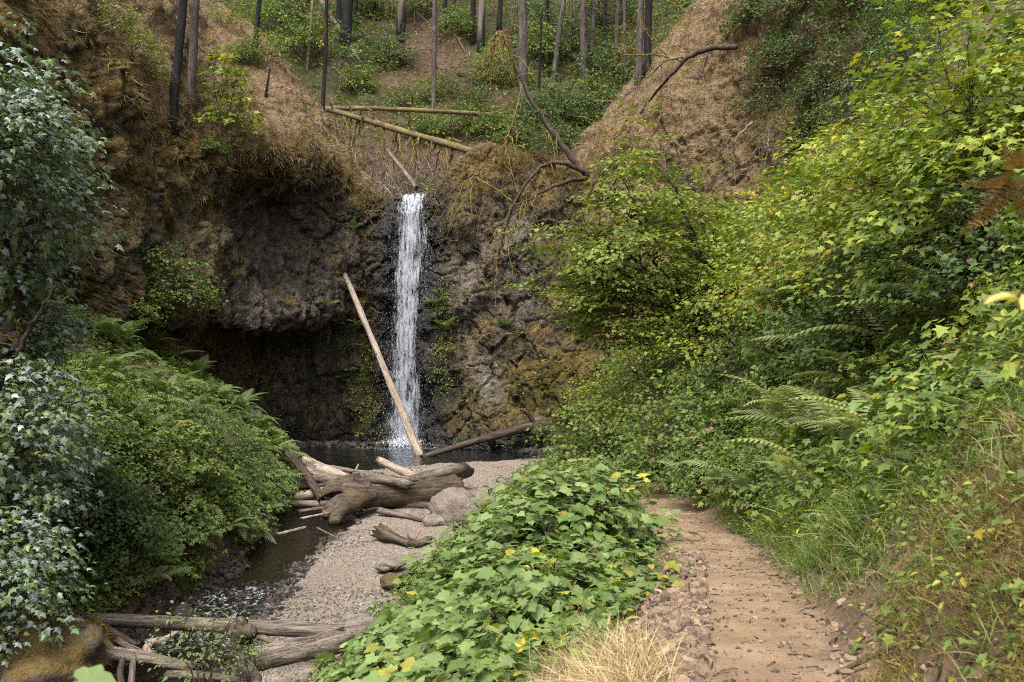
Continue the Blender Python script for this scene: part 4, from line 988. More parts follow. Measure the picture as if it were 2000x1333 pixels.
log('fallen_tree', 'mossy fallen trunk lying almost level across the gully above the fall', P(640, 212, 50), P(1015, 231, 54), .12, .125, M_LOGMOSS, 'fallen tree', bend=-.12, seed=51, rings=40)
o = log('fallen_tree', 'fallen dead trunk slanting down from left ridge with hanging branches', P(636, 213, 48), P(930, 299, 44.6), .13, .17, M_LOGMOSS, 'fallen tree', seed=52, rings=40)
r = np.random.default_rng(52); Lq = (Vector(P(636, 213, 48)) - Vector(P(930, 299, 44.6))).length
dn = np.array(o.matrix_world.inverted().to_3x3() @ Vector((0, 0, -1))); dy = np.array(o.matrix_world.inverted().to_3x3() @ Vector((0, -1, 0)))
for k in range(46):
    mb = MB(); s = 0.04 + 0.90 * r.random(); sg = 1 if r.random() < .72 else -0.75
    d = dn * sg + dy * 0.6 * r.standard_normal() + np.array([0, 0, 0.5 * r.standard_normal()])
    LB = (0.5 + 1.5 * r.random()) * (1.25 - 0.6 * s); base = np.array([0, 0, s * Lq])
    e = base + nrm(d) * LB + dn * LB * 0.35
    p = bez(base, e, -dn * 0.10 * LB + 0.05 * r.standard_normal(3), 8, 0.025 * LB, r)
    tube(mb, p, np.linspace(.055, .018, 8), 5, cap=False)
    for q in range(4):
        i = r.integers(2, 8); dd = nrm(d + 0.9 * r.standard_normal(3)) * LB * .35
        tube(mb, bez(p[i], p[i] + dd + dn * .1, (0, 0, 0), 4, .01, r), np.linspace(.02, .006, 4), 3, cap=False)
    mb.build('branch', M_MOSSBRANCH, o)
log('fallen_tree', 'pale bare pole sliding down the gully to the lip of the fall', P(755, 290, 47), P(812, 366, 44.2), .09, .11, M_LOG, 'fallen tree', seed=53)
a_, b_ = hit(668, 112)[0] + (0, 0, .15), hit(716, 160)[0] + (0, 0, .15)
log('fallen_tree', 'black burnt log lying on the slope under the widest black trunk', a_, b_, .2, .16, M_CHAR, 'fallen tree', seed=54)
a_, b_ = hit(628, 22)[0] + (0, -.5, .6), hit(706, 131)[0] + (0, 0, .2)
log('fallen_tree', 'long pale fallen trunk slanting past the black trunks', a_, b_, .16, .10, M_LOG, 'fallen tree', seed=55)
a_, b_ = hit(898, 150)[0] + (0, 0, .12), hit(941, 179)[0] + (0, 0, .12)
log('fallen_tree', 'dark short log on the bare slope below the tall pair', a_, b_, .15, .13, M_CHAR, 'fallen tree', seed=56)

def bare_tree_paths(name, label, mains, cat, mat_main, mat_br, twigs=80, tl=0.7, seed=0, hang=0.6, br=.02):
    """a leafless tree from its main limbs; every limb a child, hanging twigs one more"""
    r = np.random.default_rng(seed); root = thing(name, label, cat, mains[0][1][0])
    o0 = np.array(mains[0][1][0])
    for (nm, pts, ra, rb) in mains:
        p = spline(np.array(pts) - o0, 26); p[1:-1] += 0.02 * r.standard_normal((24, 3))
        mb = MB(); tube(mb, p, np.linspace(ra, rb, 26), 8, rough=.15, seed=seed)
        link(nm, mb.mesh(nm, mat_main if nm in ('trunk', 'limb') else mat_br, True), root)
        for k in range(twigs // len(mains)):
            tw = MB(); i = r.integers(6, 26); d = r.standard_normal(3); d[2] -= hang * 1.5
            ln = tl * (0.3 + r.random())
            q = bez(p[i], p[i] + nrm(d) * ln + np.array([0, 0, -hang * ln * .5]), (0, 0, .15 * ln), 7, .03 * ln, r)
            tube(tw, q, np.linspace(br, br * .3, 7), 4, cap=False)
            for w in range(3):
                j = r.integers(2, 7); dd = r.standard_normal(3); dd[2] -= hang
                tube(tw, bez(q[j], q[j] + nrm(dd) * ln * .4, (0, 0, .03), 4, .01, r), np.linspace(br * .5, br * .2, 4), 3, cap=False)
            link('twig', tw.mesh('twig', mat_br), root)
    return root
mm = bare_tree_paths('leaning_maple', 'dark leaning maple with mossy drooping twigs arching over the right rock wall', [
    ('trunk', [P(1148, 348, 41.5), P(1110, 300, 41.6), P(1072, 250, 41.8), P(1035, 190, 42), P(1008, 130, 42.2), P(996, 80, 42.4), P(1003, 30, 42.5), P(1010, -10, 42.6)], .14, .04),
    ('limb', [P(1140, 338, 41.4), P(1105, 320, 41), P(1062, 325, 40.6), P(1025, 362, 40.3), P(998, 412, 40.2), P(980, 470, 40.2), P(975, 510, 40.3)], .10, .03),
    ('limb', [P(1146, 350, 41.3), P(1110, 355, 40.7), P(1065, 372, 40.3), P(1025, 395, 40.2), P(1000, 402, 40.2)], .10, .03),
    ('branch', [P(1000, 395, 40.3), P(960, 365, 40.2), P(925, 348, 40.3), P(900, 368, 40.4), P(885, 420, 40.5)], .04, .012),
    ('branch', [P(1000, 95, 42.3), P(975, 62, 42.1), P(960, 85, 42), P(955, 130, 42)], .05, .015),
    ('branch', [P(1003, 120, 42.3), P(985, 75, 42), P(972, 75, 42), P(963, 120, 41.9), P(958, 180, 41.9)], .05, .012),
    ('branch', [P(1020, 165, 42.1), P(1005, 230, 41.9), P(985, 290, 41.8), P(988, 330, 41.7)], .04, .012)],
    'tree', M_BRANCH, M_MOSSBRANCH, 98, 1.3, 4, .9, .026)
bare_tree_paths('mossy_sapling', 'bare sapling with golden mossy branches leaning out from the right spur', [
    ('trunk', [P(1330, 118, 43), P(1280, 108, 43), P(1235, 110, 43), P(1195, 100, 43)], .06, .02),
    ('branch', [P(1300, 108, 43), P(1275, 80, 43), P(1255, 55, 43), P(1245, 20, 43)], .04, .015),
    ('branch', [P(1260, 108, 43), P(1225, 92, 43), P(1205, 98, 43)], .03, .01)], 'tree', M_MOSSBRANCH, M_MOSSBRANCH, 40, .8, 6, .4, .012)
bare_tree_paths('dead_branch', 'dark dead branch lying down the crest of the right spur', [
    ('trunk', [P(1440, 92, 36), P(1390, 95, 36.4), P(1345, 112, 37), P(1310, 150, 37.5), P(1270, 195, 38.5), P(1250, 222, 39)], .11, .03),
    ('branch', [P(1345, 112, 37), P(1300, 120, 37.5), P(1250, 165, 38.5), P(1210, 200, 39.5)], .04, .015),
    ('branch', [P(1380, 96, 36.5), P(1375, 130, 36.6), P(1362, 165, 37)], .05, .02)], 'dead branch', M_BRANCH, M_TWIG, 40, .8, 7, .3, .012)
bare_tree_paths('dead_branch', 'grey curved dead branch hanging on the brown spur above the green thicket', [
    ('trunk', [P(1470, 240, 33), P(1440, 270, 33), P(1424, 310, 33), P(1434, 345, 32.8)], .05, .02),
    ('branch', [P(1500, 245, 33), P(1500, 290, 32.8), P(1490, 330, 32.6)], .03, .012)], 'dead branch', M_TWIG, M_TWIG, 30, .8, 8, .5, .01)

# ------------------------------------------------------------------ shrub prototypes
SH = {}
def proto(key, *a, **k): SH[key] = shrub_meshes(key, *a, **k)
proto('thimble1', 1, 1.50, 0.95, 150, 8, 0.125, MAPLE, THIMBLE, spray=.26, stem_r=.010, tilt=.22, droop=.45, njit=.24)
proto('thimble2', 2, 1.25, 0.90, 110, 8, 0.122, MAPLE, THIMBLE, spray=.28, stem_r=.010, tilt=.22, droop=.45, njit=.24)
proto('thimble3', 3, 0.85, 0.80, 70, 7, 0.135, MAPLE, THIMBLE + [((0.30, 0.29, 0.05), .7)], spray=.30, stem_r=.009, tilt=.2, droop=.4, njit=.24)
proto('lime1', 4, 2.8, 1.6, 186, 29, 0.088, MAPLE_LITE, LIME, flat=.15, njit=.3, tilt=.3, spray=.25, stem_r=.018)
proto('lime2', 5, 2.2, 1.5, 148, 29, 0.082, MAPLE_LITE, LIME, flat=.15, njit=.3, tilt=.3, spray=.25, stem_r=.016)
proto('autumn1', 6, 2.2, 1.5, 148, 29, 0.082, MAPLE_LITE, AUTUMN, flat=.15, njit=.3, tilt=.3, spray=.25, stem_r=.016, patch=.7)
proto('green1', 7, 1.8, 1.3, 220, 15, 0.075, MAPLE_LITE, GREEN, spray=.20, stem_r=.014)
proto('green2', 8, 1.3, 1.1, 150, 10, 0.085, TRI, GREEN, spray=.22, stem_r=.012)
proto('green3', 9, 1.0, 0.9, 110, 10, 0.090, TRI, GREEN + [((0.16, 0.20, 0.04), 2)], spray=.24, stem_r=.010)
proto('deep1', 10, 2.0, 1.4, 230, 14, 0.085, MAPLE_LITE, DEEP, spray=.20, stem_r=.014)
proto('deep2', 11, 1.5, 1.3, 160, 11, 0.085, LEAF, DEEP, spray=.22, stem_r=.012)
proto('vine1', 12, 5.6, 3.1, 420, 52, 0.108, MAPLE_LITE, VINE, flat=.12, njit=.3, spray=.19, shape='ball', z0=.12, stem_r=.05, stems=7, tilt=.18, off=(-2.35, 0, -.25), lumpy=.34)
proto('pale1', 13, 3.6, 1.25, 300, 15, 0.105, PALM, PALESHEEN, M_PALE, spray=.26, shape='ball', z0=.1, stem_r=.02, tilt=.5, droop=.5)
proto('pale2', 14, 2.4, 1.15, 260, 15, 0.098, PALM, PALESHEEN, M_PALE, spray=.26, shape='ball', z0=.05, stem_r=.02, tilt=.5, droop=.5)
proto('sapling', 15, 2.6, 1.25, 60, 10, 0.16, MAPLE_LITE, LIME, spray=.24, shape='column', z0=.1, stem_r=.02, tilt=.2)
proto('far1', 16, 2.6, 1.9, 200, 10, 0.17, LEAF, GREEN, spray=.22, stem_r=.02)
proto('far2', 17, 2.2, 1.8, 190, 10, 0.16, LEAF, DEEP, spray=.22, stem_r=.02)
proto('far3', 18, 2.4, 1.8, 190, 10, 0.17, LEAF, AUTUMN[:2] + [((0.07, 0.12, 0.03), 16), ((0.40, 0.30, 0.05), 1)], spray=.22, stem_r=.02, patch=.6)
proto('bottom', 19, 1.1, 0.75, 55, 9, 0.065, LEAF, [((0.12, 0.17, 0.06), 3), ((0.16, 0.2, 0.08), 2)], spray=.3, stem_r=.012)
proto('yellow1', 20, 1.0, 1.0, 130, 10, 0.075, LEAF, [((0.20, 0.22, 0.05), 4), ((0.15, 0.18, 0.045), 3), ((0.27, 0.25, 0.07), 1)], spray=.26, stem_r=.01)
for k in range(5): SH['fern%d' % k] = fern_mesh('fern_fronds', 60 + k, 9 + k % 3, 0.85)
for k in range(3): SH['fernp%d' % k] = fern_mesh('fern_fronds_pale', 70 + k, 8, 0.95, FERNPALE, .5)
SH['ferndead'] = fern_mesh('fern_fronds_dead', 80, 7, 0.8, [((0.26, 0.12, 0.05), 3), ((0.20, 0.10, 0.045), 2)], .2)

def stand(px, Y, sink=0.05):
    x = (px - 1000) / F * Y
    return (x, Y, down(x, Y) - sink)
def on(px, py, sink=0.05):
    p = hit(px, py)[0]
    return (p[0], p[1], p[2] - sink)
_r = np.random.default_rng(99)
def put(name, label, cat, key, loc, s=1.0, group=None, zs=1.0):
    return shrub(name, label, cat, SH[key], loc, float(_r.random() * 6.28), s, group, zs)
def fern(label, key, loc, s=1.0, group=None):
    t = tag(link('fern', SH[key]), label, 'fern', group); t.location = loc; t.rotation_euler = (0, 0, float(_r.random() * 6.28)); t.scale = (s, s, s)
    return t

# ------------------------------------------------------------------ shrubs and ferns, one thing each
G1 = 'broad leaved bushes between the trail and the gravel bar'
for px, Y, key, s, lab in [
    (1152, 12.2, 'thimble1', 1.0, 'broad leaved green bush hugging the left edge of the trail where it bends'),
    (1070, 12.8, 'thimble1', 1.04, 'tallest broad leaved bush in the middle of the clump beside the trail'),
    (1005, 12.0, 'thimble2', 1.05, 'broad leaved bush in front of the large smooth boulder'),
    (1105, 11.7, 'thimble1', 1.0, 'broad leaved bush with a dark gap under its lower leaves'),
    (1020, 11.5, 'thimble1', .98, 'broad leaved bush below the tallest bush of the clump'),
    (930, 11.0, 'thimble1', .9, 'leafy bush at the lower left of the clump above the gravel'),
    (840, 9.6, 'thimble3', 1.05, 'low leafy bush above the moss capped rock'),
    (905, 8.6, 'thimble2', .9, 'leafy bush in the middle of the long green slope'),
    (1195, 8.3, 'thimble3', .72, 'pale green leafy plant next to the rubble at the trail side'),
    (1125, 7.2, 'thimble3', .85, 'large leaved plant above the golden grass tuft'),
    (1050, 7.2, 'thimble2', .80, 'large leaved plant with a few yellow leaves in the foreground'),
    (925, 7.3, 'thimble3', 1.0, 'spreading large leaved plant below the leafy bush of the slope'),
    (815, 7.8, 'thimble2', .85, 'leafy plant just above the end of the foreground log'),
    (700, 8.6, 'thimble3', 1.0, 'leafy plant covering the right end of the foreground log'),
    (735, 7.2, 'thimble2', .8, 'leafy plant at the bottom edge left of centre'),
    (615, 8.8, 'thimble3', .95, 'leafy plant in front of the thick weathered log'),
    (850, 6.4, 'thimble3', .85, 'yellowing leafy plant at the bottom edge near the centre'),
    (965, 5.9, 'thimble3', .75, 'bright large leaved plant at the bottom beside the golden grass'),
    (545, 10.2, 'green3', .9, 'small leafy plant right of the root snag'),
    (1095, 16.0, 'green2', 1.1, 'green bush just behind the tall clump on the pool side'),
    (1150, 17.5, 'green2', .9, 'green bush where the trail disappears'),
    (960, 15.5, 'green2', .75, 'narrow leaved bush touching the large smooth boulder'),
]: put('leafy_bush', lab, 'bush', key, stand(px, Y), s, G1)
put('leafy_sapling', 'small sapling with pale leaves growing out of the foreground driftwood', 'sapling', 'bottom', P(395, 1345, 12.2), 1.0)
put('leafy_sapling', 'tiny leafy shoot at the foot of the root snag', 'sapling', 'bottom', P(480, 1335, 12.4), .55)

vm = put('vine_maple', 'large rounded green maple with dark forked stems on the right bank', 'tree', 'vine1', stand(1425, 25.0, .1), 1.0); vm.rotation_euler = (0, 0, 0)
G2 = 'shrubs on the right hillside'
for px, Y, key, s, lab in [
    (1270, 33.0, 'green1', 1.5, 'green shrub on the shady slope behind the rounded maple'),
    (1200, 36.0, 'lime2', 1.3, 'light shrub at the foot of the right rock wall'),
    (1330, 31.0, 'lime1', 1.2, 'tall light shrub behind the top of the rounded maple'),
    (1450, 27.5, 'lime1', 1.25, 'tall light shrub behind the right side of the rounded maple'),
    (1500, 23.5, 'lime1', 1.15, 'light green shrub rising just right of the maple crown'),
    (1590, 23.0, 'autumn1', 1.2, 'yellowing shrub at the lower end of the thicket crest'),
    (1640, 19.5, 'lime1', 1.15, 'light shrub on the thicket crest left of the orange leaved shrub'),
    (1440, 23.0, 'lime2', 1.25, 'green shrub at the right foot of the large rounded maple'),
    (1180, 24.0, 'green1', 1.25, 'green shrub under the left side of the large rounded maple'),
    (1250, 24.5, 'lime2', 1.1, 'light green shrub right under the centre of the large rounded maple'),
    (1330, 23.0, 'green1', 1.3, 'dense green shrub just left of the forked maple stems'),
    (1215, 28.0, 'green1', 1.4, 'green shrub on the far side under the rounded maple'),
    (1330, 19.6, 'green1', 1.25, 'green shrub in front of the large rounded maple above the hidden trail'),
    (1370, 20.0, 'green1', 1.05, 'low green shrub below the forked stems of the maple'),
    (1160, 21.0, 'green3', 1.1, 'small shrub hanging over the right shore of the pool'),
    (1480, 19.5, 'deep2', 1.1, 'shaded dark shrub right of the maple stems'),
    (1560, 20.5, 'lime2', 1.15, 'tall light green shrub directly right of the rounded maple'),
    (1520, 25.0, 'lime1', 1.05, 'light green shrub behind the right shoulder of the maple'),
    (1630, 17.2, 'autumn1', 1.15, 'yellow tinted shrub in the middle of the bright diagonal thicket'),
    (1690, 15.2, 'lime1', 1.0, 'tall bright shrub in the centre of the bright diagonal thicket'),
    (1600, 16.0, 'green1', 1.1, 'mid green shrub below the yellow tinted shrub'),
    (1770, 13.6, 'autumn1', 1.15, 'shrub with orange and yellow leaves on the thicket crest'),
    (1820, 12.2, 'lime1', 1.0, 'tall lime shrub on the crest right of the orange leaved shrub'),
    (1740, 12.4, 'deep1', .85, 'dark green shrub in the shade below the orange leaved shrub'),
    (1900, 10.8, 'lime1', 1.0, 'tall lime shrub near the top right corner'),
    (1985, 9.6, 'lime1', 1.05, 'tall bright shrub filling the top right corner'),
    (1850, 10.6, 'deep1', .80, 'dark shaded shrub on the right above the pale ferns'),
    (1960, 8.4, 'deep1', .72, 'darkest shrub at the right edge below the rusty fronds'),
    (2040, 9.0, 'lime2', 1.0, 'bright shrub cut by the right edge'),
    (1680, 13.2, 'green1', .75, 'small green shrub under the tall bright shrub'),
    (1560, 15.6, 'green2', .95, 'broad low shrub left of the pale ferns'),
    (1450, 17.0, 'green2', 1.0, 'low shrub above the grassy bend of the trail'),
    (1405, 16.6, 'green2', .9, 'low green shrub on the uphill side of the trail bend'),
    (1470, 14.0, 'green3', .8, 'small bright shrub beside the trail bend'),
    (1530, 12.6, 'green3', .85, 'small shrub in the grass uphill of the trail'),
    (1620, 11.0, 'green3', .75, 'small leafy shrub amid tall grass right of trail'),
    (1760, 9.4, 'thimble3', .8, 'broad leaved plant on the grassy bank'),
    (1880, 7.2, 'thimble3', .6, 'broad leaved plant near the right edge above the bare soil'),
    (1960, 6.6, 'thimble3', .7, 'broad leaved plant cut by the right edge under the yellow leaf'),
    (1660, 9.0, 'green3', .6, 'little plant at the foot of the grassy bank'),
]: put('hillside_shrub', lab, 'shrub', key, stand(px, Y, .12), s, G2)
G3 = 'bushes on the upper right slope'
for px, py, key, s, lab in [
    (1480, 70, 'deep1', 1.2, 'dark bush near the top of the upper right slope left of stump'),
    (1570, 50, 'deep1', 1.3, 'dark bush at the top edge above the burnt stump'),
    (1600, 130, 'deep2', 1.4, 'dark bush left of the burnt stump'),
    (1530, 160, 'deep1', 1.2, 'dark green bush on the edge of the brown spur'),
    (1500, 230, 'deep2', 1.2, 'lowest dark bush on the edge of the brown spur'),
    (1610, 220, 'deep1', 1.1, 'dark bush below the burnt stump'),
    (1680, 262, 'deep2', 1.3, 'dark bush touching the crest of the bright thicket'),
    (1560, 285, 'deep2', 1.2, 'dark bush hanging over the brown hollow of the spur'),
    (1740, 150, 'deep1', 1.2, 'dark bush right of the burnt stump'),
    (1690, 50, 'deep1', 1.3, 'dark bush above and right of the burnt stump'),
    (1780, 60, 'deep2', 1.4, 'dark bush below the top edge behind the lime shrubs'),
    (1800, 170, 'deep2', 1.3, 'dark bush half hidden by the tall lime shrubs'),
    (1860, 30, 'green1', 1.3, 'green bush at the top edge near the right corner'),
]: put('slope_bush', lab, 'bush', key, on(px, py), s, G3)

G4 = 'pale leaved maples at the left edge'
for px, Y, z, key, s, lab in [
    (15, 14.5, -0.1, 'pale1', 1.15, 'pale grey green maple foliage reaching up the left edge against the cliff'),
    (-20, 13.0, 1.5, 'pale2', .85, 'upper pale maple crown at the left edge near the top'),
    (15, 13.6, -2.7, 'pale2', 1.0, 'pale maple bush at the left edge below the mossy trunk'),
    (-30, 12.4, -4.3, 'pale2', .95, 'lowest pale maple bush at the left edge above the mossy boulder'),
    (20, 15.2, -1.15, 'pale2', .9, 'pale maple bush in front of the mossy trunk at mid height'),
    (70, 15.5, -3.2, 'pale2', .75, 'small pale maple bush beside the fern bank'),
]: put('pale_maple', lab, 'maple', key, ((px - 1000) / F * Y, Y, z), s, G4)
mo = bare_tree_paths('mossy_maple', 'mossy maple trunk bending at the left edge under the pale leaves', [
    ('trunk', [P(-60, 1150, 14.5), P(-30, 900, 14.5), P(-5, 700, 14.4), P(20, 640, 14.3), P(40, 560, 14.3), P(60, 420, 14.3), P(90, 250, 14.4)], .16, .03),
    ('limb', [P(-5, 680, 14.4), P(30, 655, 14.0), P(38, 690, 13.8), P(60, 640, 13.6), P(110, 560, 13.6)], .07, .02)], 'tree', M_BRANCH, M_MOSSBRANCH, 12, .8, 9, .4, .012)
put('maple_sapling', 'bright green maple sapling growing on the brow of the left cliff', 'sapling', 'sapling', on(440, 290, .1), 1.35)
G5 = 'shrubs on the left slope and cliff'
for px, py, key, s, lab in [
    (225, 75, 'yellow1', 1.1, 'yellow green shrub on the left slope near the top'),
    (262, 118, 'yellow1', 1.1, 'yellow green shrub just below the top shrub of the left slope'),
    (298, 165, 'yellow1', .85, 'low yellow green shrub left of the tall black trunk'),
    (440, 50, 'yellow1', 1.0, 'green shrub at the top edge between the trunks on the left slope'),
    (478, 130, 'green1', .75, 'loose green shrub at the foot of the slim dark trunk'),
    (520, 120, 'yellow1', 1.3, 'yellow green shrub on the ridge right of the slim dark trunk'),
    (335, 615, 'green1', 1.35, 'tall green shrub at the foot of the left cliff'),
    (265, 640, 'green3', 1.1, 'small yellow green shrub left of the shrub at the cliff foot'),
    (415, 300, 'green3', .6, 'small green sprig under the maple sapling on the brow'),
]: put('cliff_shrub', lab, 'shrub', key, on(px, py), s, G5)
G6 = 'shrubs of the left bank'
for px, py, key, s, lab in [
    (200, 930, 'green2', 1.05, 'yellow green shrub in the middle of the left bank'),
    (265, 985, 'green1', .85, 'broad green shrub above the ferns at the creek'),
    (330, 930, 'green3', 1.2, 'light green shrub at the centre of the left bank'),
    (400, 880, 'deep2', .85, 'dark ivy like shrub below the upper ferns'),
    (455, 930, 'deep2', .8, 'dark leafy shrub near the right end of the left bank'),
    (520, 985, 'green3', .95, 'bright low shrub on the bank opposite the root log'),
    (420, 1000, 'green2', .8, 'green shrub above the brown stick of the bank'),
    (340, 1060, 'green2', .9, 'green shrub hanging low over the creek bank'),
    (250, 1090, 'deep1', .7, 'dark green shrub at the foot of the left bank'),
    (170, 1060, 'deep1', .8, 'dark shrub between the pale maples and the creek'),
    (165, 820, 'green3', 1.1, 'green shrub right of the pale maple under the ferns'),
    (480, 1050, 'green3', .7, 'small shrub reaching over the quiet water'),
    (290, 840, 'green3', .9, 'small light shrub among the upper ferns'),
    (200, 1150, 'deep2', .55, 'low plants at the creek edge by the long log'),
    (100, 960, 'green1', .9, 'green shrub beneath the pale maple leaves'),
]: put('bank_shrub', lab, 'shrub', key, on(px, py), s, G6)
G7 = 'ferns on the left bank'
for k, (px, py, s, lab) in enumerate([
    (185, 665, 1.5, 'fern at the upper left end of the fern bank under the cliff'),
    (235, 690, 1.5, 'large arching fern near the top of the left bank'),
    (285, 700, 1.5, 'fern under the tall shrub at the cliff foot'),
    (335, 715, 1.4, 'fern on the crest of the left bank before the dark cave'),
    (385, 745, 1.3, 'fern on the skyline of the bank against the cave shadow'),
    (425, 790, 1.3, 'fern halfway down the skyline of the bank'),
    (465, 815, 1.25, 'fern hanging over the cave side of the bank'),
    (500, 850, 1.2, 'fern low on the skyline next to the orange cut bank'),
    (535, 900, 1.2, 'fern nearest the log jam on the bank end'),
    (215, 745, 1.4, 'grey green fern in the second row left'),
    (270, 765, 1.4, 'feathery fern in the heart of the fern bank'),
    (330, 790, 1.35, 'feathery fern below the crest fern'),
    (375, 830, 1.2, 'fern in the hollow right of the fern bank centre'),
    (240, 830, 1.3, 'fern above the yellow green bank shrub'),
    (300, 870, 1.2, 'fern left of the dark ivy like shrub'),
    (470, 890, 1.1, 'fern right of the dark ivy like shrub'),
    (560, 960, 1.0, 'fern dipping to the jam logs'),
    (390, 1085, 1.0, 'large fern overhanging the dark creek pool'),
    (440, 1060, .95, 'fern on the creek edge under the brown stick'),
    (360, 1030, 1.0, 'fern on the lower bank left of the creek bend'),
    (300, 1165, .95, 'fern at the water edge behind the round wet rock'),
    (270, 1130, .9, 'fern up the bank from the round wet rock'),
    (140, 1110, 1.1, 'shaded fern under the pale maples near the creek'),
    (110, 1060, 1.1, 'dark fern fronds below the pale maple bush'),
    (180, 1100, 1.0, 'long fern between the shaded fern and the creek'),
    (520, 1020, .8, 'little fern at the narrow end of the creek pool'),
]): fern(lab, 'fern%d' % (k % 5), tuple(np.array(on(px, py, 0.0)) + (0, 0, .22)), s * .86, G7)
G8 = 'ferns hanging on the wet rock'
for k, (px, py, s, lab) in enumerate([
    (655, 640, 1.2, 'hanging fern at the right upper corner of the cave'),
    (690, 650, 1.1, 'hanging fern left of the leaning log on the rock rib'),
    (668, 690, 1.2, 'fern in the middle of the wet rib beside cave'),
    (685, 730, 1.1, 'fern low on the wet rib beside the cave'),
    (660, 745, 1.0, 'lowest fern on the wet rib beside the cave'),
    (640, 600, .9, 'fern on the overhang edge of the cave'),
    (850, 600, .9, 'small fern close to the right side of the fall'),
    (868, 650, 1.2, 'fern on the ledge right of the waterfall'),
    (880, 690, 1.0, 'fern under the ledge fern right of the waterfall'),
    (985, 640, .9, 'fern on the mossy shelf of the right wall'),
    (1020, 660, .9, 'second fern at the right of the mossy shelf'),
    (690, 450, .8, 'fern high on the rock left of the fall lip'),
    (460, 545, .7, 'lone fern in the dark cave roof'),
]): fern(lab, 'fern%d' % (k % 5), on(px, py, 0.0), s, G8)
G9 = 'ferns beside the trail on the right bank'
for k, (px, Y, s, key, lab) in enumerate([
    (1540, 14.0, 1.3, 'fernp0', 'pale arching fern above the tall grass right of the trail'),
    (1600, 12.8, 1.2, 'fernp1', 'pale fern in the middle of the grassy bank'),
    (1690, 11.6, 1.2, 'fernp2', 'yellowish fern below the dark shaded shrub'),
    (1760, 11.0, 1.2, 'fernp0', 'pale drooping fern right of the yellowish fern'),
    (1860, 9.2, 1.1, 'fernp1', 'grey green fern near the right edge below the darkest shrub'),
    (1930, 8.6, 1.0, 'fern1', 'green fern under the hanging yellow leaf'),
    (1580, 10.4, 1.0, 'fernp2', 'pale fern just above the trail grass'),
    (1660, 10.0, 1.1, 'fernp1', 'pale lacy fern by the small leafy shrub'),
    (1740, 8.6, 1.0, 'fernp0', 'pale fern on the bank over the bare soil'),
    (1480, 13.0, 1.0, 'fern2', 'green fern at the bend of trail'),
    (1425, 14.6, 1.1, 'fern3', 'feathery bright fern tuft on the inside of the trail bend'),
    (1370, 17.4, 1.1, 'fern4', 'feathery fern tuft behind the bright fern tuft'),
    (1620, 14.5, 1.2, 'fern0', 'green fern beneath the mid green shrub'),
    (1500, 16.5, 1.1, 'fernp2', 'pale fern between low shrubs above the bend'),
    (1700, 9.3, .9, 'fernp2', 'low pale fern amid grass close to the soil bank'),
    (1840, 7.0, .7, 'fernp0', 'pale fern on the upper edge of the bare soil bank'),
    (1930, 6.2, .65, 'fernp1', 'pale fern right at the edge of frame above the mossy corner'),
    (1730, 7.6, .6, 'fern1', 'small green fern at the grassy top of the soil bank'),
    (1640, 8.0, .55, 'fernp2', 'little pale fern where the grass meets the bare soil'),
]): fern(lab, key, stand(px, Y, -.18 if Y > 9 else -.04), s * (1.02 if Y > 9 else 0.95), G9)
for k, (px, Y, zz, s) in enumerate([(1975, 5.2, 1.0, .62)]):
    p = P(1985, 330, 5.4)
    o = fern('rusty brown dead fern fronds hanging at the right edge', 'ferndead', (p[0], p[1], p[2]), .5); o.rotation_euler = (2.4, 0.3, .4)

G10 = 'green bushes on the back slope'
for px, py, key, s, lab in [
    (555, 60, 'far1', 1.2, 'green bush left of the leaning trunks on the back slope'),
    (590, 110, 'far3', 1.2, 'bush with yellow leaves below the leaning trunks'),
    (765, 130, 'far2', 1.0, 'round bright green bush below the thick burnt base trunk'),
    (720, 30, 'far1', 1.1, 'green bush between widest black trunk and the burnt base trunk'),
    (820, 40, 'far1', 1.1, 'green bush at the top edge right of burnt base trunk'),
    (890, 70, 'far1', .9, 'green bush left of the tall pair'),
    (900, 270, 'far1', .9, 'green bush at the end of the slanting fallen trunk'),
    (960, 265, 'far3', .8, 'yellowish bush above the mossy rock mound'),
    (975, 170, 'far1', 1.0, 'green bush in front of the big grey fir on its left'),
    (1060, 130, 'far1', 1.2, 'green bush between big grey fir and broken snag'),
    (1050, 70, 'far2', 1.3, 'dark green bush at the back right of the big grey fir'),
    (1045, 250, 'far2', 1.0, 'dark bush at the root of the leaning maple'),
    (1095, 240, 'far2', 1.1, 'dark bush behind the leaning maple'),
    (1150, 225, 'far1', 1.1, 'green bush below the trunk with drooping boughs'),
    (1180, 160, 'far2', 1.2, 'green bush between the drooping boughs and right spur'),
    (1110, 110, 'far2', 1.3, 'dark bush behind the broken snag'),
    (1190, 60, 'far2', 1.5, 'dark green bush high at the back right'),
    (1090, 300, 'far2', .8, 'dark bush on the lip of the right rock wall'),
    (700, 180, 'far3', .8, 'brownish green bush above the mossy level trunk'),
    (790, 215, 'far1', .7, 'low bush just above the mossy level trunk'),
    (860, 200, 'far1', .8, 'bush at the foot of the slender grey spar'),
    (930, 220, 'far2', .8, 'dark bush touching the level trunk on its upper side'),
    (840, 270, 'far3', .7, 'low bush between the two fallen trunks'),
    (1000, 285, 'far1', .7, 'bush at the right end of the level trunk'),
]: put('background_bush', lab, 'bush', key, on(px, py, .2), s, G10)

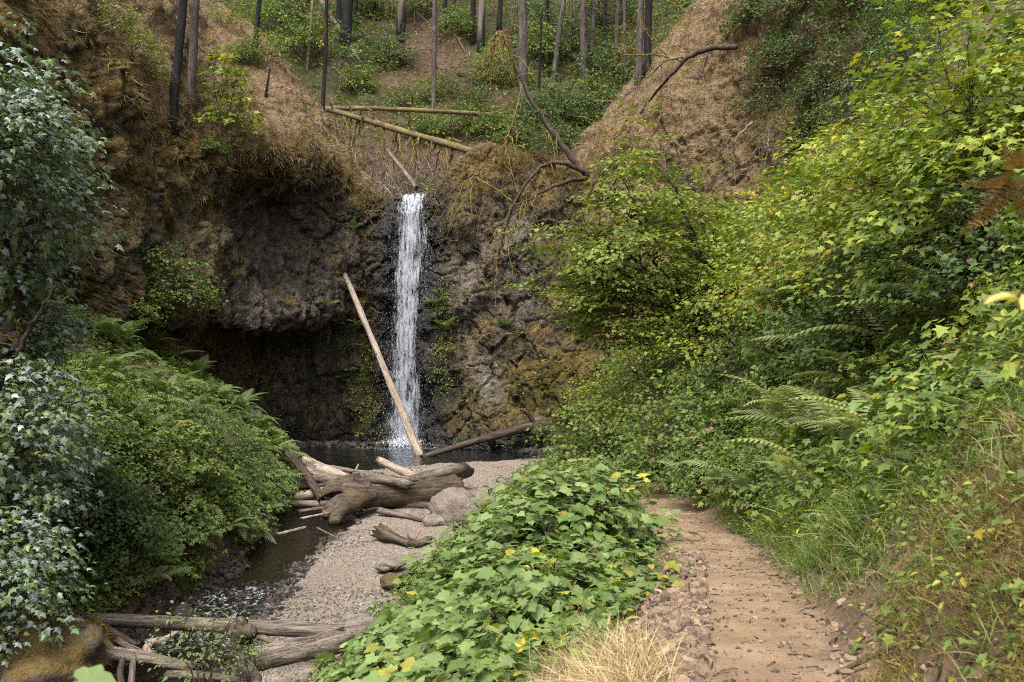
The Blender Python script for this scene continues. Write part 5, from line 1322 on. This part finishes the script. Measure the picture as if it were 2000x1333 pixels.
# ------------------------------------------------------------------ ground cover nobody could count
def stuff(name, mb, mat, label):
    o = mb.build(name, mat); o['kind'] = 'stuff'; o['label'] = label; return o
def surf(V, w, n, r):
    """n random points on a grid surface, density weighted by w per vertex"""
    q = (V[:-1, :-1] + V[1:, 1:]) / 2
    ar = np.linalg.norm(np.cross(V[1:, :-1] - V[:-1, :-1], V[:-1, 1:] - V[:-1, :-1]), axis=-1)
    p = (ar * w[:-1, :-1]).ravel(); p = p / p.sum()
    i = r.choice(p.size, n, p=p); a, b_ = np.unravel_index(i, ar.shape)
    fu, fv = r.random((n, 1)), r.random((n, 1))
    pos = V[a, b_] * (1 - fu) * (1 - fv) + V[a + 1, b_] * fu * (1 - fv) + V[a, b_ + 1] * (1 - fu) * fv + V[a + 1, b_ + 1] * fu * fv
    nn = nrm(np.cross(V[a + 1, b_] - V[a, b_], V[a, b_ + 1] - V[a, b_]))
    return pos, nn
def in_view(V, margin=1.15):
    x, y, z = V[..., 0], np.maximum(V[..., 1], .1), V[..., 2]
    return ((y > 1.2) & (np.abs(x / y) < 0.5144 * margin + 0.8 / y) & (np.abs(z / y) < 0.343 * margin + 0.8 / y)).astype(float)
def tufts(mb, pos, up, per, h, tmpl, pal, r, lean=0.45, wid=1.0, dark=(0.75, 0.5)):
    m = len(pos) * per; i = np.repeat(np.arange(len(pos)), per)
    a = r.random(m) * 6.283
    side = np.stack([np.cos(a), np.sin(a), 0 * a], 1)
    U = nrm(up[i] + lean * r.standard_normal((m, 3)) * 0.6)
    X = nrm(np.cross(side, U)); Yv = np.cross(U, X)
    sc = h * (0.5 + 0.9 * r.random(m))
    M = np.stack([X * wid, Yv, U], -1) * sc[:, None, None]
    c = pick(pal, m, r) * (dark[0] + dark[1] * r.random(m))[:, None]
    mb.spread(tmpl, M, pos[i] + 0.05 * r.standard_normal((m, 3)) * np.array([1, 1, .2]), c)
def sprays(mb, pos, nn, per, size, tmpl, pal, r, hmax=0.5, spread=0.16, patch=.5):
    m = len(pos) * per; i = np.repeat(np.arange(len(pos)), per)
    h = (r.random(len(pos)) ** 1.2 * hmax)[i]
    U = nrm(nn * 0.5 + np.array([0, 0, 1.0]) + 0.3 * r.standard_normal(nn.shape))[i]
    d = r.standard_normal((m, 3)); d = d - U * np.sum(d * U, -1, keepdims=True); d = nrm(d)
    p = pos[i] + nrm(nn + np.array([0, 0, 0.6]))[i] * h[:, None] + d * (spread * np.sqrt(r.random(m)))[:, None] + U * (0.04 * r.standard_normal(m))[:, None]
    M = rot_frames(U + 0.35 * r.standard_normal((m, 3)), d + 0.4 * nn[i] - np.array([0, 0, .25])) * (size * (0.6 + 0.7 * r.random(m)))[:, None, None]
    c = np.where((r.random(m) < patch)[:, None], pick(pal, len(pos), r)[i], pick(pal, m, r)) * (0.75 + 0.5 * r.random(m))[:, None]
    mb.spread(tmpl, M, p, c)

r = np.random.default_rng(1234)
gvis = in_view(GV)
dR = GX - trail_x(GY)
patchy = smooth(-0.35, 0.35, fbm(GX * 0.7, GY * 0.7, 3.0, 3, 101))
# right bank
w = gvis * smooth(0.42, 0.85, dR - 0.35 * smooth(8.0, 5.5, GY)) * (GY < 41) * (1 / (1 + np.maximum(GY, 0) / 14)) * (smooth(3.6, 6.0, GY + 0.9 * dR) * 0.9 + 0.03)
w_soil = w * smooth(4.3, 7.2, GY + 1.2 * (dR - 1))
mb = MB()
p, n_ = surf(GV, w_soil * (0.3 + patchy), 5200, r); sprays(mb, p, n_, 8, .062, TRI, GREEN + LIME[:3], r, .45, .15)
p, n_ = surf(GV, w_soil, 2600, r); sprays(mb, p, n_, 6, .095, MAPLE_LITE, LIME + GREEN, r, .6, .18)
p, n_ = surf(GV, w_soil * (GY < 12), 1500, r); sprays(mb, p, n_, 5, .045, LEAF, LIME + GREEN, r, .35, .10)
stuff('ground_cover', mb, M_LEAF, 'low leafy undergrowth covering the right bank above the trail')
mb = MB()
p, n_ = surf(GV, w_soil * (1.2 - patchy) * smooth(3.4, 1.2, dR), 4200, r); tufts(mb, p, n_ * .4 + (0, 0, 1.), 7, .24, BLADE_DROOP, GRASSC, r, .8)
p, n_ = surf(GV, w * smooth(2.0, 0.8, dR), 1300, r); tufts(mb, p, n_ * .4 + (0, 0, 1.), 6, .15, BLADE_DROOP, GRASSC + DRYC, r)
p, n_ = surf(GV, gvis * smooth(.42, .6, dR) * smooth(1.9, 1.0, dR) * smooth(5.5, 7.5, GY) * (GY < 14), 1500, r); tufts(mb, p, n_ * .4 + (0, 0, 1.), 7, .20, BLADE_DROOP, GRASSC[:3], r, .8, .8)
stuff('grass', mb, M_LEAF, 'long soft green grass along the uphill side of the trail')
mb = MB()
p, n_ = surf(GV, w * (dR < 3), 900, r); tufts(mb, p, n_ * .5 + (0, 0, .8), 5, .20, BLADE_DROOP, DRYC, r, 1.0, .7)
# golden tuft beside the rubble
k = 700; a = r.random(k) * 6.28; ra = np.sqrt(r.random(k))
gx, gy2 = 0.40 + ra * np.cos(a) * .25, 4.65 + ra * np.sin(a) * .8
p = np.stack([gx, gy2, ground_z(gx, gy2)], 1); tufts(mb, p, np.tile([0, 0, 1.], (k, 1)), 10, .17, BLADE_DROOP, [((0.50, 0.40, 0.22), 4), ((0.38, 0.28, 0.145), 3), ((0.58, 0.48, 0.29), 2), ((0.26, 0.17, 0.08), 1.5)], r, 1.3, .5)
k = 260; gy2 = 5.2 + 6.5 * r.random(k); gx = trail_x(gy2) - .85 - .25 * r.random(k)
p = np.stack([gx, gy2, ground_z(gx, gy2)], 1); tufts(mb, p, np.tile([0, 0, 1.], (k, 1)), 6, .15, BLADE_DROOP, DRYC + GRASSC, r, .9, .6)
stuff('dry_grass', mb, M_DRY, 'golden dry grass tufts beside the trail')
# slope left of the trail and left bank
w = gvis * (1 - .93 * (GY > 8.4) * (GY < 11.4) * (GX > -.7)) * (GX < trail_x(GY) - .75) * (GX > gravel_r(GY) + .1) * (GY > 5) * (GY < 34) / (1 + GY / 14)
mb = MB()
p, n_ = surf(GV, w, 1700, r); sprays(mb, p, n_, 7, .075, MAPLE_LITE, THIMBLE, r, .3, .18)
p, n_ = surf(GV, w * (GY < 14), 800, r); sprays(mb, p, n_, 7, .05, TRI, GREEN + AUTUMN, r, .4, .14)
p, n_ = surf(GV, w * (GY > 15), 900, r); sprays(mb, p, n_, 7, .07, TRI, GREEN, r, .5, .18)
stuff('ground_cover', mb, M_LEAF, 'leafy undergrowth on the slope between trail and gravel bar')
w = gvis * smooth(0.1, 0.5, creek_l(GY) - GX) * (GY > 12) * (GY < 33.6) * (GX > -15)
mb = MB()
p, n_ = surf(GV, w * (0.35 + patchy), 6200, r); sprays(mb, p, n_, 8, .075, TRI, GREEN + LIME[:3], r, .35, .2)
p, n_ = surf(GV, w, 2400, r); sprays(mb, p, n_, 7, .10, MAPLE_LITE, GREEN + LIME[2:3], r, .45, .22)
stuff('ground_cover', mb, M_LEAF, 'leafy undergrowth covering the left creek bank')
mb = MB(); 
k = 900; i = r.integers(0, 3, k)
p, n_ = surf(GV, w * smooth(18, 24, GY), k, r)
for q in range(3):
    s_ = i == q; m = int(s_.sum()); a = r.random(m) * 6.28
    t = np.stack([np.cos(a), np.sin(a), .45 + 0 * a], 1) + .3 * n_[s_]
    M = rot_frames(np.tile([0, 0, 1.], (m, 1)) + .3 * n_[s_] + .15 * r.standard_normal((m, 3)), t) * (.55 + .5 * r.random(m))[:, None, None]
    mb.spread(FRONDS[q], M, p[s_] + (0, 0, .12), pick(FERNC, m, r) * (.8 + .4 * r.random(m))[:, None])
stuff('fern_fronds', mb, M_FERN, 'loose fern fronds scattered through the left bank')

# dry needles and grass on the loose slopes, shaggy moss on the rock
cvis = in_view(CV)
nzc = CN[..., 2]
duffm = np.maximum(1 - face, smooth(11.6, 12.6, uu) * (vv > .6))
mb = MB()
p, n_ = surf(CV, cvis * duffm * (CV[..., 1] < 51), 7000, r); tufts(mb, p, n_ * .5 + (0, -.25, -.35), 3, .18, HANG, RUSTC, r, 1.1, .4)
p, n_ = surf(CV, cvis * np.exp(-((vv - 4.05) / .45) ** 2), 3500, r); tufts(mb, p, n_ * .7 + (0, 0, -.75), 6, .34, HANG, RUSTC + MOSSC, r, .6, .45)
stuff('dry_slope_litter', mb, M_DRY, 'rust brown dead grass and needles hanging on the loose slopes')
mb = MB()
wm = cvis * (.35 + gold) * face * (1 - np.clip(wet, 0, 1)) * (1 - .9 * cave_m) * (1 - .8 * np.clip(pale, 0, 1)) * smooth(-.15, .35, fbm(cx_ * .7, cy_ * .7, cz_ * .5, 3, 131)) * (cz_ > -4.2)
p, n_ = surf(CV, wm, 15000, r); tufts(mb, p, n_ * .55 + (0, 0, -.9), 5, .16, HANG, MOSSC, r, .6, .7)
stuff('hanging_moss', mb, M_DRY, 'shaggy brown and golden moss on the rock walls')
mb = MB()
p, n_ = surf(CV, cvis * (np.clip(green, 0, 1) * .25 + np.exp(-((cx_ + 2.75) / .22) ** 2) * (cz_ < 2.6) * (cz_ > -2.2) * (cy_ > 40) * 2.5 + np.exp(-((cx_ + 6.6) / .5) ** 2) * (cz_ < 0) * (cz_ > -3.5) * (cy_ > 40) * 1.2), 900, r)
sprays(mb, p, n_, 6, .09, LEAF, GREEN + LIME[:2], r, .12, .16)
p, n_ = surf(CV, cvis * duffm * (CV[..., 1] < 50) * smooth(.0, .4, fbm(cx_ * .5, cy_ * .5, cz_ * .5, 3, 141)), 1300, r)
sprays(mb, p, n_, 6, .09, LEAF, GREEN + AUTUMN, r, .3, .2)
stuff('ground_cover', mb, M_LEAF, 'small green plants clinging to rock and loose slope')
mb = MB()
p, n_ = surf(CV, cvis * duffm * (vv > 4.1) * (CV[..., 1] < 51), 750, r)
for q in range(len(p)):
    d = nrm(r.standard_normal(3) * (1, 1, .5) + n_[q] * .3 + np.array([0, -.2, -.3])); L = .3 + 1.3 * r.random() ** 2
    c_ = p[q] + n_[q] * .06
    tube(mb, bez(c_, c_ + d * L, n_[q] * .12 * L, 6, .03 * L, r), np.linspace(.016, .005, 6), 3, cap=False)
stuff('dead_twigs', mb, M_TWIG, 'pale dead twigs strewn over the loose slopes')

# back slope brush
hvis = in_view(HV); hn = fbm(HX * .25, HY * .25, 9.0, 3, 151)
w = hvis * (HY < 100) / (1 + HY / 40)
mb = MB()
p, n_ = surf(HV, w * (1 - .85 * bare) * (.25 + smooth(-.3, .3, hn)), 12500, r); sprays(mb, p, n_, 8, .17, LEAF, GREEN + DEEP, r, 1.0, .45)
p, n_ = surf(HV, w * (1 - .7 * bare) * smooth(.0, .4, hn), 900, r); sprays(mb, p, n_, 8, .20, LEAF, AUTUMN, r, .9, .4)
stuff('background_brush', mb, M_LEAF, 'green brush covering the slope behind the fall')
mb = MB()
p, n_ = surf(HV, w * (.25 + bare), 5200, r); tufts(mb, p, n_ * .5 + (0, -.2, .3), 5, .38, HANG, RUSTC, r, 1.0, .4)
stuff('dry_slope_litter', mb, M_DRY, 'brown litter on the bare strip of the back slope')
mb = MB()
p, n_ = surf(HV, w * (.35 + bare) * (HY < 85), 700, r)
for q in range(len(p)):
    d = nrm(np.array([.6, -.3, -.35]) * r.choice([-1, 1, 1]) + .5 * r.standard_normal(3)); L = .6 + 2.4 * r.random() ** 2
    c_ = p[q] + n_[q] * .15
    tube(mb, bez(c_, c_ + d * L, (0, 0, .05 * L), 5, .02 * L, r), np.linspace(.035, .012, 5), 3, cap=False)
p, n_ = surf(HV, hvis * np.exp(-((HY - 48) / 3.0) ** 2) * np.exp(-((HX + 6) / 3.4) ** 2), 620, r)
for q in range(len(p)):
    d = nrm(r.standard_normal(3) + (0, 0, .8)); L = .5 + 1.3 * r.random()
    for z_ in range(2):
        tube(mb, bez(p[q], p[q] + nrm(d + .5 * r.standard_normal(3)) * L, (0, 0, .1), 6, .04 * L, r), np.linspace(.016, .006, 6), 3, cap=False)
stuff('dead_twigs', mb, M_TWIG, 'fallen twigs and bare brush on the back slope')

# stones
def stones(mb, pos, size, pal, r, nn=None):
    m = len(pos)
    for k in range(5):
        s_ = np.arange(k, m, 5)
        ax_ = nrm(r.standard_normal((len(s_), 3)) * .5 + (0, 0, 1.))
        M = rot_frames(ax_, r.standard_normal((len(s_), 3))) * size[s_][:, None, None]
        mb.spread(STONES[k], M, pos[s_], pick(pal, len(s_), r) * (.75 + .5 * r.random(len(s_)))[:, None])
t = NT('loose stone'); M_STONE = t.done(t.bsdf(t.mix(t.mapr(t.noise(t.obj(), 30.0, 4, .7), .35, .7), t.attr().outputs['Color'], t.mix(1.0, t.attr().outputs['Color'], (.6, .58, .56), 'MULTIPLY')), .85, None, .2))
RUB = [((0.205, 0.145, 0.098), 4), ((0.155, 0.108, 0.075), 3), ((0.27, 0.20, 0.14), 2), ((0.095, 0.07, 0.055), 1.5)]
GRV = [((0.165, 0.143, 0.125), 4), ((0.235, 0.205, 0.178), 3), ((0.105, 0.093, 0.085), 3), ((0.31, 0.275, 0.24), .7)]
WETS = [((0.05, 0.043, 0.038), 4), ((0.09, 0.078, 0.07), 3), ((0.03, 0.027, 0.025), 3)]
mb = MB()
k = 9000; y = 2.6 + 8.0 * r.random(k) ** 1.25; x = trail_x(y) - .20 - .12 * r.random(k) - np.abs(r.standard_normal(k)) * (.26 - .014 * y)
sz = .010 + .030 * r.random(k) ** 2.2 + .02 * (r.random(k) < .05); p = np.stack([x, y, ground_z(x, y) + sz * .25], 1); stones(mb, p, sz, RUB, r)
k = 4200; y = 2.6 + 14 * r.random(k) ** 1.5; x = trail_x(y) + (r.random(k) - .5) * .95
sz = .003 + .016 * r.random(k) ** 5; p = np.stack([x, y, ground_z(x, y) + sz * .2], 1); stones(mb, p, sz, RUB, r)
k = 700; y = 2.6 + 9 * r.random(k) ** 1.3; x = trail_x(y) + .40 + np.abs(r.standard_normal(k)) * .16
sz = .008 + .030 * r.random(k) ** 2.5; p = np.stack([x, y, ground_z(x, y) + sz * .25], 1); stones(mb, p, sz, RUB, r)
ws = gvis * smooth(.5, .8, dR) * (dR < 3.0) * smooth(8.5, 6.0, GY) * (GY > 2.3)
p, n_ = surf(GV, ws, 4200, r); sz = .004 + .022 * r.random(len(p)) ** 3; p += n_ * (sz * .3)[:, None]; stones(mb, p, sz, [((0.11, 0.072, 0.042), 4), ((0.17, 0.115, 0.07), 3), ((0.06, 0.04, 0.026), 3), ((0.24, 0.175, 0.12), 1)], r)
stuff('rubble', mb, M_STONE, 'broken brown rubble along the left edge of the trail')
mb = MB()
p, n_ = surf(GV, gvis * zone_gravel * (1 - zone_wet) * (GY > 12) / (1 + (np.maximum(GY, 0) / 14) ** 1.5), 15000, r)
co = smooth(.0, .5, fbm(p[:, 0] * .5, p[:, 1] * .35, 2.0, 2, 171)); sz = (.006 + .014 * r.random(len(p)) ** 2) + co * .03 * r.random(len(p)) ** 2; p[:, 2] += sz * .1; stones(mb, p, sz, GRV, r)
stuff('gravel', mb, M_STONE, 'grey pebbles of the gravel bar')
mb = MB()
wb = gvis * (GX > creek_l(GY) - .2) * (GX < creek_r(GY) + .3) * (GY > 12)
p, n_ = surf(GV, wb * (GY < 21), 5200, r); sz = .02 + .07 * r.random(len(p)) ** 4; stones(mb, p, sz, WETS, r)
p, n_ = surf(GV, wb * (GY > 21) * (GY < 35), 1200, r); sz = .03 + .06 * r.random(len(p)) ** 2; stones(mb, p, sz, WETS, r)
k = 900; th = r.random(k); xs = -9.5 + 11.3 * th; ys = 42.0 - 2.6 * smooth(-2, 1.5, xs) - 0.7 * r.random(k)
sz = .06 + .22 * r.random(k) ** 2.5; p = np.stack([xs, ys, -4.42 + .05 * r.random(k)], 1); p = p[np.abs(xs + 4.5) > .8]; stones(mb, p, sz[np.abs(xs + 4.5) > .8], WETS, r)
stuff('wet_stones', mb, M_STONE, 'dark wet stones in the creek and around the pool')
t_ = MB()
p, n_ = surf(GV, gvis * (zone_trail > .4) * (GY < 18) / (1 + np.maximum(GY, 0) / 6), 150, r)
for q in range(len(p)):
    a = r.random() * 6.28; L = .03 + .14 * r.random() ** 3
    c_ = p[q] + (0, 0, .006); e = c_ + (L * math.cos(a), L * math.sin(a), 0); e[2] = float(ground_z(e[0], e[1])) + .006
    tube(t_, bez(c_, e, (0, 0, .004), 4, .02 * L, r), np.linspace(.004, .002, 4), 4, cap=False)
stuff('dead_twigs', t_, M_BRANCH, 'little broken twigs lying on the dirt trail')
mb = MB()
p, n_ = surf(GV, gvis * (GY < 22) * (GX > gravel_r(GY)) / (1 + np.maximum(GY, 0) / 5), 2200, r); m = len(p)
M = rot_frames(n_ + .3 * r.standard_normal((m, 3)), r.standard_normal((m, 3))) * (.015 + .035 * r.random(m))[:, None, None]
mb.spread(LEAF, M, p + n_ * .012, pick([((0.22, 0.13, 0.06), 3), ((0.13, 0.075, 0.04), 3), ((0.32, 0.22, 0.10), 2)], m, r))
stuff('leaf_litter', mb, M_DRY, 'fallen brown leaves on the trail side soil')

# small plants, twigs and dry stalks on the near soil bank
mb = MB(); p, n_ = surf(GV, ws * (.2 + patchy), 800, r); sprays(mb, p, n_, 6, .036, LEAF, GREEN + LIME, r, .12, .07)
p, n_ = surf(GV, ws * (.2 + patchy), 220, r); sprays(mb, p, n_, 5, .05, MAPLE_LITE, GREEN + LIME, r, .14, .08)
p, n_ = surf(GV, ws * (.15 + patchy), 1300, r); tufts(mb, p, n_ * .4 + (0, 0, 1.), 7, .12, BLADE_DROOP, GRASSC, r, .9, .7)
stuff('ground_cover', mb, M_LEAF, 'small sprouts and grass tufts on the bare soil bank')
mb = MB(); p, n_ = surf(GV, ws, 330, r)
for q in range(len(p)):
    d = nrm(r.standard_normal(3) + n_[q] * .1 + np.array([-.6, 0, -.6])); L = .06 + .35 * r.random() ** 2.5; c_ = p[q] + n_[q] * .012
    tube(mb, bez(c_, c_ + d * L, n_[q] * .05 * L, 5, .03 * L, r), np.linspace(.0045, .0015, 5), 4, cap=False)
stuff('dead_twigs', mb, M_ROOT, 'thin rootlets and twigs on the bare soil bank')
# mossy roots in the near bank at the right edge
mb = MB()
k = 9000; y = 2.6 + 3.0 * r.random(k); x = trail_x(y) + .45 + 1.0 * r.random(k)
p = np.stack([x, y, ground_z(x, y)], 1); f_ = smooth(-.1, .3, fbm(x * 2.4, y * 2.4, 1.0, 3, 161) + .6 * (x - trail_x(y) - .55) - .25 * (y > 4.6)) > r.random(k); p = p[f_]
tufts(mb, p, np.tile([-.5, -.3, .6], (len(p), 1)), 10, .032, BLADE, [((0.23, 0.165, 0.045), 4), ((0.15, 0.11, 0.03), 3), ((0.31, 0.235, 0.075), 2)], r, .9, 2.0)
bo, pv_, nv_ = BOULDER_MOSS; mo_ = MB()
tufts(mo_, pv_ + .03 * r.standard_normal(pv_.shape) * (1, 1, .3), nv_ + (0, 0, .2), 7, .05, BLADE, [((0.22, 0.15, 0.035), 4), ((0.12, 0.085, 0.025), 3), ((0.20, 0.155, 0.05), 2), ((0.12, 0.07, 0.04), 2)], r, 1.0, 1.6)
mo_.build('moss_cover', M_DRY, bo)
stuff('moss', mb, M_DRY, 'golden moss on the near soil bank at the right edge')
G11 = 'roots in the soil bank beside the trail'
for k, (pts, rd, lab) in enumerate([
    ([(1.38, 3.35), (1.62, 3.5), (1.85, 3.4), (2.1, 3.5)], .016, 'thin root running across the soil bank at the bottom right'),
    ([(1.45, 3.9), (1.7, 4.0), (1.95, 4.3), (2.2, 4.3)], .02, 'brown root curling up the soil bank near the right edge'),
    ([(1.5, 4.6), (1.75, 4.5), (2.0, 4.7), (2.3, 4.6)], .014, 'slim root high on the soil bank under the grass')]):
    b = MB(); q = [(a_, b_, float(ground_z(a_, b_)) + rd * .5) for a_, b_ in pts]; tube(b, spline(q, 20), np.linspace(rd, rd * .4, 20), 6, rough=.3, seed=k)
    tag(b.build('root', M_ROOT, smooth_shade=True), lab, 'root', G11)

# leaves close to the lens
def sprig(name, label, c, leaves, mat, pal, size, tmpl=MAPLE, stem=None):
    r2 = np.random.default_rng(len(label)); root = thing(name, label, 'sprig', c); mb = MB()
    for (off, nrmv, tip, s) in leaves:
        M = rot_frames(np.array([nrmv], float), np.array([tip], float)) * (size * s)
        mb.spread(tmpl, M, np.array([off], float), pick(pal, 1, r2))
    link('leaves', mb.mesh('leaves', mat), root)
    sb = MB()
    tube(sb, spline(stem, 12), np.linspace(.004, .002, 12), 5); link('stem', sb.mesh('stem', M_BRANCH, True), root)
    return root
LOBED = fan(mirror([(0, 0), (.16, .06), (.12, .17), (.36, .30), (.19, .37), (.33, .56), (.15, .62), (.19, .80), (.06, .84), (0, 1.0)]), (0, .4), .45, .22)
c = P(2000, 578, 1.7)
lv = [((-.010, 0, 0), (0, -.15, 1), (-1, 0, -.12), 1.15)]
for q in range(4):
    xx = .012 + .026 * q
    for sg in (-1, 1):
        lv.append(((xx, .003 * sg, .002 * q), (.05 * sg, -.2 + .35 * sg, 1), (-.75, .9 * sg, .12 * (-1) ** q - .1), .85 + .12 * q * (1 if sg > 0 else .8)))
sprig('yellow_sprig', 'pale yellow leaf hanging close to the lens at the right edge', c, lv, M_LEAF, [((0.52, 0.46, 0.15), 2), ((0.44, 0.42, 0.12), 1)], .052, LEAF, [(-.012, 0, .0), (.05, 0, .004), (.14, .03, .02), (.30, .1, -.4)])
c = P(150, 1330, 2.2)
sprig('green_sprig', 'blurred light green leaf close to the lens at the bottom left corner', c, [((0, 0, 0), (0, -.35, 1), (1, 0, .12), .085 / .085)], M_LEAF, [((0.17, 0.24, 0.09), 1)], .095, MAPLE, [(0, 0, 0), (-.05, .02, -.06), (-.1, .03, -.3)])
c = P(2, 650, 2.0)
